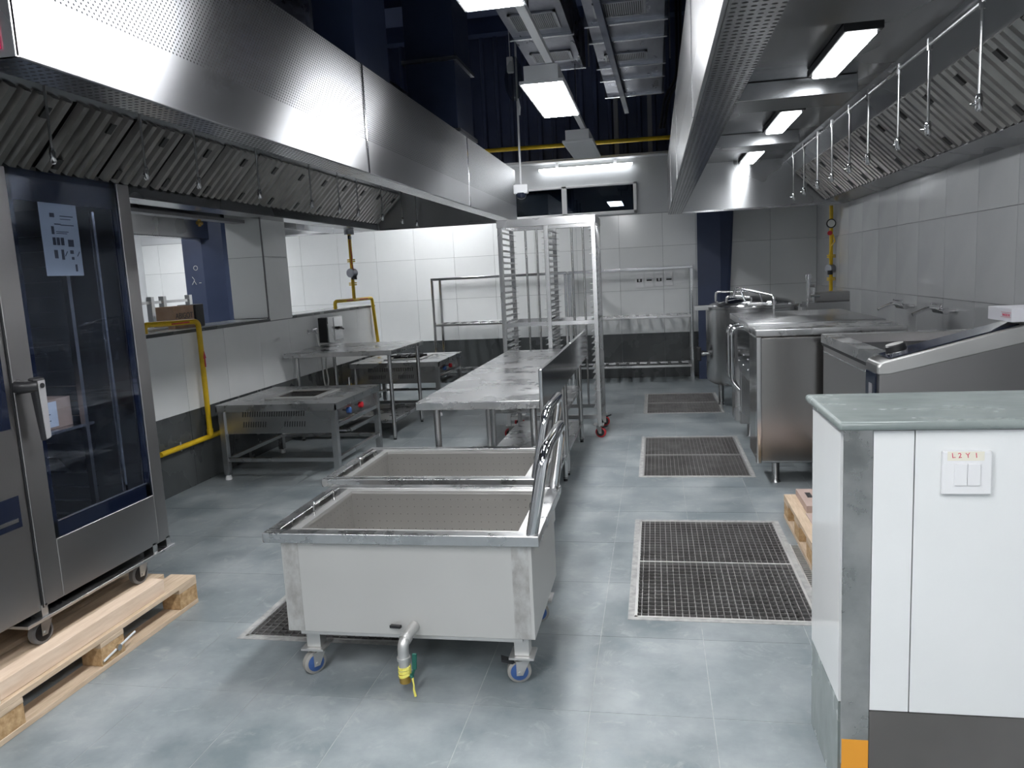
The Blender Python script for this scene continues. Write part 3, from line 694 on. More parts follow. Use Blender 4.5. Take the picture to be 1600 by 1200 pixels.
# ------------------------------------------------------------------ sink trolleys
def sink_trolley(ox, oy, label, drain=True):
    x0, x1, y0, y1 = ox-.54, ox+.54, oy-.34, oy+.34
    t = thing('sink_trolley', label, 'sink trolley', (ox, oy, 0), 'sink trolleys')
    tx0, tx1, ty0, ty1, zb, zr = x0+.058, x1-.035, y0+.03, y1-.03, .195, .565
    # tank: outer skin and inner skin, open on top
    m = MB(); th = .012
    m.box(tx0, tx1, ty0, ty0+th, zb, zr).box(tx0, tx1, ty1-th, ty1, zb, zr).box(tx0, tx0+th, ty0+th, ty1-th, zb, zr).box(tx1-th, tx1, ty0+th, ty1-th, zb, zr).box(tx0+th, tx1-th, ty0+th, ty1-th, zb, zb+th)
    tank = m.build('tank', 'film_steel', t, bevel=.002)
    for xa in (tx0+.008, tx1-.075):
        B(xa, xa+.062, ty0-.0012, ty0, zb+.004, zr).build('weld_stain', 'steel_smudged', tank)
    B(tx0+.05, tx1-.05, ty0+.004, ty1-.004, zb-.014, zb).build('base_lip', 'steel_matt', t)
    m = MB(); W = .052; z0, z1 = .565, .605
    m.box(x0, x1, y0, y0+W, z0, z1).box(x0, x1, y1-W, y1, z0, z1).box(x0, x0+W, y0+W, y1-W, z0, z1).box(x1-W, x1, y0+W, y1-W, z0, z1)
    m.build('rim', 'steel_top', t, bevel=.004)
    # perforated lift-out basket
    bx0, bx1, by0, by1, bz = x0+.115, x1-.075, y0+.062, y1-.075, .245
    bk = MB().box(bx0-.022, bx1+.022, by0-.006, by0+.012, .585, .6).box(bx0-.022, bx1+.022, by1-.012, by1+.02, .585, .6).box(bx0-.022, bx0+.012, by0+.012, by1-.012, .585, .6).box(bx1-.012, bx1+.022, by0+.012, by1-.012, .585, .6).build('basket', 'steel_matt', t)
    for nm, bx, mat in (('basket_side', (bx0+.01, bx1-.01, by1-.014, by1-.010, bz, .588), 'basket_x'), ('basket_side', (bx0+.01, bx1-.01, by0+.010, by0+.014, bz, .588), 'basket_x'),
                        ('basket_end', (bx0+.006, bx0+.010, by0+.012, by1-.012, bz, .588), 'basket_y'), ('basket_end', (bx1-.010, bx1-.006, by0+.012, by1-.012, bz, .588), 'basket_y'),
                        ('basket_floor', (bx0+.006, bx1-.006, by0+.01, by1-.01, bz-.004, bz), 'basket_f')):
        B(*bx).build(nm, mat, bk)
    for hx in (bx0-.008, bx1+.008):
        MB().tube(rounded([(hx, oy-.10, .598), (hx, oy-.10, .65), (hx, oy+.10, .65), (hx, oy+.10, .598)], .015), .0045, 8).build('lifting_handle', 'polished', bk, smooth=True)
    # push handle on the right side
    hx = x1-.03
    MB().tube(rounded([(hx, y0+.035, .60), (hx+.055, y0+.065, .905), (hx+.055, y1-.095, .905), (hx, y1-.035, .60)], .075, 8), .0225, 16).build('push_handle', 'chrome', t, smooth=True)
    # legs with casters
    for i, (lx, ly) in enumerate(((x0+.145, y0+.085), (x1-.095, y0+.085), (x0+.145, y1-.085), (x1-.095, y1-.085))):
        B(lx-.029, lx+.029, ly-.029, ly+.029, .115, .185).build('leg', 'steel_matt', t, bevel=.003)
        caster(t, lx, ly, 0, brake=i in (1, 3), yaw=(.9, .25, 1.3, .2)[i])
    if drain:
        dx = ox+.02; dy = y0+.03
        d = MB().tube(rounded([(dx+.02, dy, .235), (dx+.01, dy-.05, .225), (dx, dy-.09, .205), (dx, dy-.09, .10)], .045, 8), .021, 14).tube([(dx+.008, dy-.062, .222), (dx+.003, dy-.076, .213)], .025, 14).tube([(dx, dy-.09, .155), (dx, dy-.09, .143)], .026, 14).build('drain_pipe', 'steel_matt', t, smooth=True)
        MB().tube([(dx, dy-.09, .10), (dx, dy-.09, .055)], .022, 12).build('valve_body', 'brass', d, smooth=True)
        m = MB()
        for k, a in enumerate((.118, .104, .09)): m.tube([(dx-.001*k, dy-.09, a), (dx+.001, dy-.09, a-.010)], .0245, 12)
        m.build('yellow_tape', 'yellow_tape', d)
        MB().bar((dx+.03, dy-.095, .085), (dx+.042, dy-.10, .115), .014, .008).bar((dx+.042, dy-.10, .112), (dx+.046, dy-.10, .175), .018, .009).tube([(dx+.015, dy-.09, .085), (dx+.035, dy-.10, .08)], .008, 8).build('valve_handle', 'green_handle', d, bevel=.003)
        MB().tube([(dx+.032, dy-.10, .078), (dx+.036, dy-.102, .05), (dx+.034, dy-.10, .03), (dx+.04, dy-.103, .006)], [.004, .003, .004, .005], 6).build('string', 'yellow_tape', d)
        MB().bar((dx-.075, dy-.006, .232), (dx-.03, dy-.018, .236), .014, .010).build('drain_plug_lever', 'black_plastic', d)
    return t
sink_trolley(-.972, 2.945, 'stainless sink trolley standing before the other, with taped drain valve in front')
sink_trolley(-1.075, 3.715, 'stainless sink trolley between the other trolley and the long work table')

# ------------------------------------------------------------------ long work tables in the middle
def work_table(label, x0, x1, y0, y1, z, upstand=True, front_round=True, shelves=(.18,), grp='work tables in the middle row'):
    t = thing('work_table', label, 'table', ((x0+x1)/2, (y0+y1)/2, 0), grp)
    MB().box(x0, x1, y0, y1, z-.045, z).build('table_top', 'steel_top', t, bevel=.004)
    if upstand: MB().box(x1, x1+.022, y0, y1, z-.075, z+.172).build('upstand', 'polished', t, bevel=.005)
    for lx in (x0+.10, x1-.05):
        for ly in (y0+.08, y1-.08):
            MB().tube([(lx, ly, .02), (lx, ly, z-.045)], .0195, 14).build('leg', 'steel', t, smooth=True)
            MB().tube([(lx, ly, 0), (lx, ly, .012), (lx, ly, .03)], [.016, .014, .021], 12).build('foot', 'black_plastic', t, smooth=True)
    for s_ in shelves:
        B(x0+.085, x1-.035, y0+.065, y1-.065, s_-.03, s_).build('undershelf', 'steel_top', t, bevel=.003)
    return t
work_table('long steel work table with splashback, end facing the sink trolleys', -1.352, -.64, 4.10, 5.595, .85, shelves=(.20,))
work_table('long steel work table with splashback, butted against the tray rack', -1.352, -.64, 5.60, 6.90, .85, shelves=(.20, .52))

# ------------------------------------------------------------------ double tray rack
RX0, RX1, RY0, RY1 = -1.405, -.515, 6.97, 7.60
rk = thing('tray_rack', 'tall double stainless tray rack trolley with red-tyred casters', 'tray rack', ((RX0+RX1)/2, (RY0+RY1)/2, 0))
ps = .038; RXM = (RX0+RX1)/2
pm = None
for px in (RX0+ps/2, RXM, RX1-ps/2):
    for py in (RY0+ps/2, RY1-ps/2):
        B(px-ps/2, px+ps/2, py-ps/2, py+ps/2, .125, 1.97).build('post', 'steel', rk, bevel=.002)
MB().box(RX0-.005, RX1+.005, RY0-.005, RY0+.035, 1.965, 2.035).box(RX0-.005, RX1+.005, RY1-.035, RY1+.005, 1.965, 2.035).box(RX0-.005, RX0+.03, RY0+.035, RY1-.035, 1.965, 2.035).box(RX1-.03, RX1+.005, RY0+.035, RY1-.035, 1.965, 2.035).build('top_frame', 'steel', rk, bevel=.003)
for py in (RY0+ps/2, RY1-ps/2):
    for z in (1.08, .20):
        for a, b in ((RX0+ps, RXM-ps/2), (RXM+ps/2, RX1-ps)):
            B(a, b, py-.014, py+.014, z-.018, z+.018).build('cross_bar', 'steel', rk)
for px in (RX0+ps/2, RX1-ps/2, RXM):
    for z in (.20, 1.08): B(px-.014, px+.014, RY0+ps, RY1-ps, z-.016, z+.016).build('side_bar', 'steel', rk)
rl = {}
for sx, xx in ((1, RX0+ps-.002), (-1, RXM-ps/2+.002), (1, RXM+ps/2-.002), (-1, RX1-ps+.002)):
    for k in range(31):
        z = .28+k*.0545
        if sx not in rl:
            rl[sx] = MB().box(0, sx*.034, -.27, .27, -.0012, .0012).box(0, sx*.002, -.27, .27, 0, .018).build('tray_rail', 'steel', rk, at=(0, 0, 0))
            o = rl[sx]
        else:
            o = bpy.data.objects.new('tray_rail', rl[sx].data); C.objects.link(o); o.parent = rk
        o.location = Vector((xx, (RY0+RY1)/2, z)) - ROOT[rk.name]
for bx in (RX0+.16, RX0+.27, RXM+.17, RXM+.28):
    MB().tube([(bx, RY1-.03, .2), (bx, RY1-.03, 1.97)], .011, 10).build('stop_bar', 'steel', rk, smooth=True)
for i, (cx, cy) in enumerate(((RX0+.03, RY0+.05), (RX1-.03, RY0+.05), (RX0+.03, RY1-.05), (RX1-.03, RY1-.05), (RXM, RY0+.05), (RXM, RY1-.05))):
    caster(rk, cx, cy, 0, r=.05, wheel='red', brake=i in (1, 3), yaw=(.3, 2.9, .4, 3.3, 1., 1.2)[i], h=.127)

# ------------------------------------------------------------------ slatted shelf racks on the back wall
def shelf_rack(label, x0, x1, y0=10.42, y1=10.86, H=1.545, n=10):
    t = thing('shelf_rack', label, 'shelf', ((x0+x1)/2, (y0+y1)/2, 0), 'slatted racks along the back wall')
    q = .034
    for px in (x0, x1-q):
        for py in (y0, y1-q):
            B(px, px+q, py, py+q, 0, H-q).build('post', 'polished', t, bevel=.003)
    MB().box(x0, x1, y0, y0+q, H-q, H).box(x0, x1, y1-q, y1, H-q, H).box(x0, x0+q, y0+q, y1-q, H-q, H).box(x1-q, x1, y0+q, y1-q, H-q, H).build('top_rail', 'polished', t, bevel=.003)
    for z in (.235, .90):
        sh = MB().box(x0+q, x1-q, y0, y0+.03, z-.03, z).box(x0+q, x1-q, y1-.03, y1, z-.03, z).box(x0+q, x0+q+.03, y0+.03, y1-.03, z-.03, z).box(x1-q-.03, x1-q, y0+.03, y1-.03, z-.03, z).build('shelf', 'steel', t, bevel=.002)
        s0 = None
        for k in range(1, n):
            xx = x0+q+(x1-x0-2*q)*k/n
            if s0 is None: s0 = B(xx-.021, xx+.021, y0+.03, y1-.03, z-.022, z-.002).build('slat', 'steel', sh); xb = xx
            else:
                o = bpy.data.objects.new('slat', s0.data); C.objects.link(o); o.parent = sh; o.location = (xx-xb, 0, 0)
    return t
shelf_rack('slatted steel shelf rack on the back wall beside the second stove', -3.09, -1.18, n=13)
shelf_rack('slatted steel shelf rack on the back wall under the four sockets', -1.15, .49, n=11)
for i in range(4):
    x = -.215+i*.135
    s_ = tag(B(x-.054, x+.054, YB-.026, YB-.0115, 1.268+.004*i, 1.468+.004*i).build('wall_socket', 'white_plastic', None, at=(x, YB-.018, 1.268), bevel=.004), ('white socket plate with square dark outlet on the back wall', 'white switch plate with a dark bar on the back wall')[i % 2], 'socket', 'four sockets on the back wall')
    z = 1.36+.012*(i % 2)
    if i % 2 == 0: B(x-.034, x-.012, YB-.028, YB-.0255, z-.005, z+.032).build('socket_opening', 'dark', s_); B(x+.012, x+.034, YB-.028, YB-.0255, z-.005, z+.032).build('socket_opening', 'dark', s_); B(x-.034, x+.034, YB-.028, YB-.0255, z-.012, z-.004).build('socket_opening', 'dark', s_)
    else: B(x-.036, x+.036, YB-.028, YB-.0255, z-.012, z+.008).build('switch_bar', 'dark', s_); B(x-.036, x+.036, YB-.029, YB-.0255, z+.010, z+.03).build('switch_rocker', 'led_off', s_)

# ------------------------------------------------------------------ low stock-pot stoves
def stove(label, x0, x1, y0, y1, z, burner):
    t = thing('stock_pot_stove', label, 'stove', ((x0+x1)/2, (y0+y1)/2, 0), 'low stock-pot stoves')
    cx, cy, a = (x0+x1)/2+.02, (y0+y1)/2-.02, .235
    m = MB(); e = .055
    for r in cutrect((x0, x1, y0, y1), [(cx-a, cx+a, cy-a, cy+a)]): m.box(*r, z-.012, z)
    m.box(x0, x1, y0, y0+.012, z-e, z-.012).box(x0, x1, y1-.012, y1, z-e, z-.012).box(x0, x0+.012, y0, y1, z-e, z-.012).box(x1-.012, x1, y0, y1, z-e, z-.012)
    m.build('hob_top', 'steel_top', t)
    m = MB(); f = .05
    m.box(cx-a, cx+a, cy-a, cy-a+f, z, z+.014).box(cx-a, cx+a, cy+a-f, cy+a, z, z+.014).box(cx-a, cx-a+f, cy-a+f, cy+a-f, z, z+.014).box(cx+a-f, cx+a, cy-a+f, cy+a-f, z, z+.014)
    m.build('burner_frame', 'steel_matt', t, bevel=.002)
    B(cx-a, cx+a, cy-a, cy+a, z-.16, z-.15).build('burner_well', 'dark', t)
    MB().box(cx-a-.003, cx-a, cy-a, cy+a, z-.16, z).box(cx+a, cx+a+.003, cy-a, cy+a, z-.16, z).box(cx-a, cx+a, cy-a-.003, cy-a, z-.16, z).box(cx-a, cx+a, cy+a, cy+a+.003, z-.16, z).build('well_lining', 'steel', t)
    MB().lathe((cx, cy, z-.15), [(.09, 0), (.09, .03), (.06, .05), (.02, .055)], 16).build('burner_ring', 'brass', t, smooth=True)
    if burner:
        for k in range(8):
            an = k*math.pi/4+.2
            MB().bar((cx+.04*math.cos(an), cy+.04*math.sin(an), z+.028), (cx+.22*math.cos(an), cy+.22*math.sin(an), z+.028), .016, .022).build('pan_support', 'black_plastic', t)
        MB().tube([(cx+.12*math.cos(q*math.pi/8), cy+.12*math.sin(q*math.pi/8), z+.028) for q in range(17)], .010, 6).build('pan_support_ring', 'black_plastic', t)
    # body panels
    bz = z-.24; i_ = .03
    MB().box(x0+i_, x1-i_, y0+i_, y0+i_+.012, bz, z-.012).build('front_panel', 'steel', t)
    MB().box(x0+i_, x0+i_+.012, y0+i_+.012, y1-i_, bz, z-.012).box(x0+i_, x1-i_, y1-i_-.012, y1-i_, bz, z-.012).build('side_panel', 'steel', t)
    MB().box(x1-.10, x1-.09, y0+i_+.012, y1-i_-.012, bz+.06, z-.012).build('control_panel', 'oven_steel', t)
    # louvre slots in the front panel
    m0 = None
    for rz in (0, 1):
        for k in range(26):
            xx = x0+.22+k*.021
            if (rz == 0 and 9 < k < 17) : continue
            if m0 is None:
                m0 = MB().prism([(-.006, -.022), (.001, -.022), (.008, .022), (.001, .022)], 'y', -.0016, .001).build('vent_slot', 'dark', t, at=(0, 0, 0)); o = m0
            else: o = bpy.data.objects.new('vent_slot', m0.data); C.objects.link(o); o.parent = t
            o.location = Vector((xx, y0+i_, bz+.075+rz*.085)) - ROOT[t.name]
    for lx in (x0+.035, x1-.035):
        for ly in (y0+.035, y1-.035):
            B(lx-.024, lx+.024, ly-.024, ly+.024, .04, z-.055).build('leg', 'steel', t, bevel=.002)
            MB().tube([(lx, ly, 0), (lx, ly, .015), (lx, ly, .045)], [.026, .026, .016], 12).build('foot', 'white_plastic', t, smooth=True)
    for (a_, b_) in (((x0+.06, y0+.035, .165), (x1-.06, y0+.035, .165)), ((x0+.06, y1-.035, .165), (x1-.06, y1-.035, .165)), ((x0+.035, y0+.06, .165), (x0+.035, y1-.06, .165)), ((x1-.035, y0+.06, .165), (x1-.035, y1-.06, .165))):
        MB().bar(a_, b_, .03, .03).build('stretcher', 'steel', t)
    MB().bar((x1-.03, y0+.06, z-.19), (x1-.03, y1-.06, z-.19), .02, .028).build('control_rail', 'polished', t)
    MB().box(x1-.14, x1-.015, y0+.30, y1-.12, z-.285, z-.27).box(x1-.02, x1-.005, y0+.30, y1-.12, z-.285, z-.255).build('drip_tray', 'steel', t)
    for ky, km in ((.34, 'blue_plastic'), (.60, 'red_plastic')):
        yy = y0+ky; k_ = MB().tube([(x1-.09, yy, z-.115), (x1-.045, yy, z-.115)], .009, 8).build('valve_stem', 'steel', t, smooth=True)
        MB().tube([(x1-.055, yy, z-.115), (x1-.05, yy, z-.115), (x1-.02, yy, z-.115), (x1-.014, yy, z-.115)], [.018, .026, .026, .018], 10).build('knob', km, k_, smooth=True)
    return t
stove('low steel stock-pot stove with an open square burner well', -3.50, -2.47, 5.52, 6.52, .62, False)
stove('low steel stock-pot stove with black pan supports near the back wall', -3.47, -2.40, 8.22, 9.26, .62, True)
work_table('small steel side table on thin round legs between the two stoves', -3.60, -2.49, 6.93, 7.98, .885, upstand=False, shelves=(.20,), grp=None)

# ------------------------------------------------------------------ gas pipes
g1 = thing('gas_pipe', 'yellow gas pipe looping over the sill of the serving hatch', 'pipe', (-3.6, 5.5, .36))
MB().tube(rounded([(-3.69, 5.03, 1.246), (-3.69, 5.03, 1.31), (-3.60, 5.57, 1.30), (-3.60, 5.57, .365)], .05), .021, 12).build('upright', 'yellow_paint', g1, smooth=True)
MB().tube([(-3.60, 4.92, .36), (-3.60, 6.9, .36)], .021, 12).build('floor_run', 'yellow_paint', g1, smooth=True)
MB().tube([(-3.60, 5.57, .42), (-3.60, 5.57, .37)], .026, 12).build('tee', 'yellow_paint', g1, smooth=True)
MB().tube([(XL, 5.17, .40), (-3.6, 5.17, .40), (-3.585, 5.15, .335)], .006, 6).build('bracket', 'steel', g1)
MB().box(-3.582, -3.577, 5.20, 5.42, 1.297, 1.307).build('red_arrow', 'red_plastic', g1)
MB().prism([(5.572-.008, .93), (5.572+.008, .93), (5.572+.008, 1.0), (5.572+.018, 1.0), (5.572, 1.06), (5.572-.018, 1.0), (5.572-.008, 1.0)], 'x', -3.5785, -3.576).build('red_arrow', 'red_plastic', g1)
g2 = thing('gas_pipe', 'yellow gas pipe with regulator and flanges coming down at the end of the low wall', 'pipe', (-3.6, 9, 1.25))
MB().tube([(-3.62, 8.90, 2.17), (-3.62, 8.90, 1.345)], .021, 12).build('drop', 'yellow_paint', g2, smooth=True)
MB().tube(rounded([(-3.70, 8.50, 1.245), (-3.70, 8.50, 1.335), (-3.62, 8.9, 1.335), (-3.62, 9.50, 1.335), (-3.58, 9.56, .38), (-3.55, 8.9, .36), (-3.52, 8.24, .36)], .05), .021, 12).build('header', 'yellow_paint', g2, smooth=True)
for z in (1.79, 1.51):
    for dz in (0, .022): MB().tube([(-3.62, 8.9, z+dz), (-3.62, 8.9, z+dz+.014)], .048, 14).build('flange', 'yellow_paint', g2, smooth=True)
r_ = MB().tube([(-3.63, 8.86, 1.66), (-3.61, 8.94, 1.66)], .055, 14).build('regulator', 'galvanised', g2, smooth=True)
MB().tube([(-3.60, 8.9, 1.62), (-3.60, 8.9, 1.58)], .035, 12).build('regulator_cap', 'black_plastic', r_, smooth=True)
MB().tube([(-3.59, 8.80, 2.08), (-3.565, 8.80, 2.08)], .026, 12).build('gauge', 'black_plastic', g2, smooth=True)
MB().tube([(-3.585, 8.82, 2.05), (-3.58, 8.80, 1.95), (-3.59, 8.86, 1.86), (-3.58, 8.80, 1.78), (-3.59, 8.88, 1.70)], .005, 6).build('impulse_line', 'red_plastic', g2)
MB().tube([(-3.62, 8.9, 2.12), (-3.62, 8.9, 2.175)], .06, 14).build('shutoff_valve', 'galvanised', g2, smooth=True)
for ya, yb in ((8.62, 8.82), (9.02, 9.30)): B(-3.600, -3.596, ya, yb, 1.33, 1.342).build('red_arrow', 'red_plastic', g2)
MB().tube([(-3.45, 8.14, .36), (-3.45, 8.14, .48)], .016, 8).build('stop_cock', 'steel', g2, smooth=True)
MB().tube([(-3.52, 8.25, .36), (-3.45, 8.14, .36), (-3.45, 7.75, .36)], .018, 8).build('branch', 'yellow_paint', g2, smooth=True)
g3 = thing('gas_pipe', 'yellow gas pipe with gauge and regulator in the corner behind the round kettle', 'pipe', (2.08, 9.82, .9))
MB().tube([(2.075, 9.82, 2.16), (2.08, 9.82, .02)], .021, 12).build('drop', 'yellow_paint', g3, smooth=True)
for z in (1.55, 1.28):
    for dz in (0, .022): MB().tube([(2.078, 9.82, z+dz), (2.078, 9.82, z+dz+.014)], .048, 14).build('flange', 'yellow_paint', g3, smooth=True)
r_ = MB().tube([(2.04, 9.80, 1.42), (2.10, 9.84, 1.42)], .052, 14).build('regulator', 'galvanised', g3, smooth=True)
MB().tube([(2.06, 9.79, 1.40), (2.06, 9.79, 1.35)], .03, 12).build('regulator_cap', 'black_plastic', r_, smooth=True)
ga = MB().tube([(2.06, 9.77, 1.95), (2.06, 9.745, 1.95)], .055, 18).build('gauge', 'black_plastic', g3, smooth=True)
MB().tube([(2.06, 9.746, 1.95), (2.06, 9.742, 1.95)], .042, 18).build('gauge_face', 'paper', ga, smooth=True)
MB().tube([(2.05, 9.79, 1.84), (2.05, 9.765, 1.84)], .028, 10).build('valve_wheel', 'red_plastic', g3, smooth=True)
MB().tube([(2.09, 9.79, 1.82), (2.11, 9.79, 1.74), (2.07, 9.79, 1.68), (2.05, 9.79, 1.58), (2.06, 9.79, 1.48)], .008, 6).build('impulse_line', 'yellow_paint', g3)

# ------------------------------------------------------------------ things on the low wall and sill
cb = thing('control_box', 'stainless control box with lever valves mounted on the low tiled wall', 'control box', (-3.6, 8.08, .9))
B(-3.659, -3.54, 7.90, 8.30, .90, 1.18).build('box_body', 'steel', cb, bevel=.004)
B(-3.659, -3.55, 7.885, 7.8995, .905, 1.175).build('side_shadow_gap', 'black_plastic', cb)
B(-3.54, -3.534, 8.05, 8.28, .92, 1.17).build('box_door', 'polished', cb, bevel=.002)
MB().tube([(-3.534, 8.15, 1.05), (-3.49, 8.15, 1.05)], .014, 8).tube([(-3.50, 8.10, 1.06), (-3.50, 8.22, 1.03)], .010, 8).build('lever_valve', 'black_plastic', cb, smooth=True)
wt = thing('wall_tap', 'chrome wall tap with a dangling white hose on the low tiled wall', 'tap', (-3.6, 7.62, 1.03))
MB().tube([(-3.649, 7.62, 1.05), (-3.56, 7.62, 1.05), (-3.555, 7.62, 1.02)], .013, 10).tube([(-3.58, 7.58, 1.075), (-3.58, 7.68, 1.075)], .008, 8).tube([(-3.649, 7.62, 1.05), (-3.64, 7.62, 1.05)], .028, 12).build('tap_body', 'chrome', wt, smooth=True)
hs = [(-3.555, 7.62, 1.015), (-3.555, 7.64, .93), (-3.56, 7.70, .86), (-3.60, 7.80, .70), (-3.62, 7.84, .55), (-3.62, 7.87, .43), (-3.62, 7.93, .40), (-3.62, 7.97, .47), (-3.62, 7.93, .62), (-3.61, 7.95, .80), (-3.58, 8.03, .895)]
MB().tube(rounded(hs, .06, 4), .0085, 8).build('hose', 'hose', wt, smooth=True)
cx = thing('cardboard_box', 'small cardboard box with handwritten letters on the hatch sill', 'box', (-3.86, 5.66, 1.246))
B(-3.94, -3.78, 5.53, 5.80, 1.246, 1.425).build('carton', 'cardboard', cx)
text('handwriting', 'ABIGOT', .065, 'paper_print', cx, frame_m((-3.778, 5.665, 1.345), (0, 1, 0), (0, 0, 1)))
dv = tag(B(-3.95, -3.78, 5.83, 5.95, 1.246, 1.43).build('black_case', 'black_plastic', None, at=(-3.86, 5.9, 1.246), bevel=.006), 'black plastic case next to the cardboard box on the hatch sill', 'case')
wp = tag(MB().tube([(-3.80, 5.18, 1.262), (-3.82, 5.33, 1.258), (-3.80, 5.46, 1.260)], [.010, .016, .010], 7).build('plastic_wrap', 'foam', None, at=(-3.8, 5.3, 1.246)), 'crumpled white plastic lying on the hatch sill', 'wrap')
# rack in the next room
nr = thing('tray_stand', 'chrome stand with upright posts in the room beyond the hatch', 'stand', (-5.3, 7.6, 0))
for y in (7.37, 7.58, 8.06): B(-5.33, -5.27, y-.025, y+.025, 0, 1.50).build('post', 'polished', nr)
MB().bar((-5.3, 7.05, 1.44), (-5.3, 8.06, 1.44), .03, .03).build('rail', 'polished', nr)
MB().bar((-5.3, 7.37, .2), (-5.3, 8.06, .2), .03, .03).build('rail', 'polished', nr)
for y in (5.2, 7.4):  # unseen lamps added inside the next-room hood to brighten its underside
    lt = B(-5.05, -4.86, y-.03, y+.93, 2.655, 2.697).build('lamp_housing', 'black_plastic', h3, bevel=.006)
    B(-5.025, -4.885, y, y+.90, 2.638, 2.656).build('lamp_diffuser', 'led_hood', lt, bevel=.01)

# ------------------------------------------------------------------ pallets
def pallet(label, x0, x1, y0, y1, decks, grp='wooden pallets'):
    """long side along y; three runners of blocks along y, deck boards along y on top of cross boards"""
    p = thing('pallet', label, 'pallet', ((x0+x1)/2, (y0+y1)/2, 0), grp)
    W = x1-x0; bw = .1
    xs = (x0, (x0+x1)/2-bw/2, x1-bw)
    for xx in xs:
        B(xx, xx+bw, y0, y1, 0, .022).build('bottom_board', 'pallet_wood', p, bevel=.002)
        for yy in (y0, (y0+y1)/2-.07, y1-.14):
            B(xx+.002, xx+bw-.002, yy, yy+.14, .022, .1).build('block', 'block_wood', p, bevel=.002)
    for yy in (y0, (y0+y1)/2-.07, y1-.14): B(x0, x1, yy, yy+.14, .1, .122).build('cross_board', 'pallet_wood', p, bevel=.002)
    n = decks; dw = (W-(n-1)*.04)/n
    for i in range(n): B(x0+i*(dw+.04), x0+i*(dw+.04)+dw, y0, y1, .122, .144).build('deck_board', 'pallet_wood', p, bevel=.002)
    return p
p1 = pallet('wooden pallet carrying the tall combi oven', -3.30, -2.28, 2.06, 3.275, 6)
MB().tube([(-2.279, 2.69, .06), (-2.268, 2.69, .06)], .014, 8).build('bolt', 'steel', p1)
MB().bar((-2.276, 2.60, .045), (-2.276, 2.80, .078), .004, .008).build('white_strip', 'foam', p1)
tag(B(-2.375, -2.30, 2.13, 3.06, .1445, .212).build('timber', 'beam_wood', None, at=(-2.36, 2.6, .144), bevel=.003), 'loose pale timber baton lying on the oven pallet', 'timber')
tag(B(-2.37, -2.285, 2.06, 2.115, .1445, .165).build('foam_piece', 'foam', None, at=(-2.33, 2.06, .144), bevel=.004), 'white foam offcut on the oven pallet beside the baton', 'foam')
p2 = pallet('wooden pallet under the braising pan beside the floor grating', .735, 1.93, 3.86, 4.70, 6)
for i, (a, b, c, d, z) in enumerate(((.80, 1.06, 4.34, 4.68, .184), (.79, .93, 3.88, 4.32, .150), (.96, 1.06, 3.88, 4.32, .150))):
    bd = tag(B(a, b, c, d, .1445, z).build('packing_board', 'brown_board', None, at=((a+b)/2, (c+d)/2, .1445), bevel=.002), ('thick brown packing board with a hand hole on the pallet', 'thin brown packing board along the pallet edge', 'thin brown packing board close to the braising pan')[i], 'board')
    if i == 0: B(.835, .865, 4.50, 4.60, .1838, .1850).build('hand_hole', 'dark', bd)

# ------------------------------------------------------------------ combi oven
OX, OB, OT = -2.45, .302, 2.052
ov = thing('combi_oven', 'tall roll-in combi oven with a dark glass door and steel body', 'oven', (-2.87, 2.78, .144))
OY0, OYD, OY1 = 2.10, 2.522, 3.34
XBK = -3.28
m = MB().box(XBK, XBK+.04, OY0, OY1, OB, OT).box(XBK+.04, OX+.0, OY0, OYD-.006, OB, OT).box(XBK+.04, OX-.05, OY1-.06, OY1, OB, OT).box(XBK+.04, OX-.05, OYD-.006, OY1-.06, OT-.09, OT).box(XBK+.04, OX-.05, OYD-.006, OY1-.06, OB, OB+.16)
m.build('body', 'oven_steel', ov, bevel=.006)
MB().box(XBK+.04, XBK+.05, OYD, OY1-.06, OB+.16, OT-.09).box(XBK+.05, OX-.06, OY1-.068, OY1-.06, OB+.16, OT-.09).box(XBK+.05, OX-.06, OYD-.006, OYD+.002, OB+.16, OT-.09).build('cavity_lining', 'steel', ov)
# door
dr = MB().box(OX-.045, OX+.004, OYD, OYD+.105, OB+.01, OT).box(OX-.045, OX+.004, OY1-.085, OY1, OB+.01, OT).box(OX-.045, OX+.004, OYD+.105, OY1-.085, OB+.01, .56).build('door', 'oven_steel', ov, bevel=.004)
gy0, gy1, gz0, gz1 = OYD+.105, OY1-.085, .56, OT
B(OX-.006, OX+.001, gy0, gy1, gz0, gz1).build('door_glass', 'oven_glass', dr)
MB().box(OX-.012, OX-.007, gy0, gy1, gz0, gz0+.065).box(OX-.012, OX-.007, gy0, gy1, gz1-.12, gz1).box(OX-.012, OX-.007, gy0, gy0+.03, gz0, gz1).box(OX-.012, OX-.007, gy1-.035, gy1, gz0, gz1).build('glass_border', 'ipad_glass', dr)
MB().tube([(OX-.006, gy0+.03, gz0+.068), (OX-.006, gy1-.03, gz0+.068)], .004, 6).build('glass_trim', 'polished', dr)
B(OX-.001, OX+.0025, gy0, gy1, gz0-.003, gz0+.002).build('glass_sill', 'polished', dr)
hd = MB().tube([(OX, 2.545, 1.205), (OX+.05, 2.545, 1.205), (OX+.065, 2.565, 1.205)], [.03, .024, .026], 12).build('handle', 'black_plastic', dr, smooth=True)
def hex8(a): return MB().add(a, [(0, 1, 2, 3), (4, 7, 6, 5), (0, 4, 5, 1), (1, 5, 6, 2), (2, 6, 7, 3), (3, 7, 4, 0)])
hex8([(OX+.045, 2.545, 1.24), (OX+.045, 2.605, 1.24), (OX+.045, 2.612, .985), (OX+.045, 2.57, .98), (OX+.082, 2.545, 1.235), (OX+.082, 2.60, 1.235), (OX+.068, 2.608, .99), (OX+.068, 2.573, .985)]).build('handle_grip', 'black_plastic', hd, bevel=.010, seg=3)
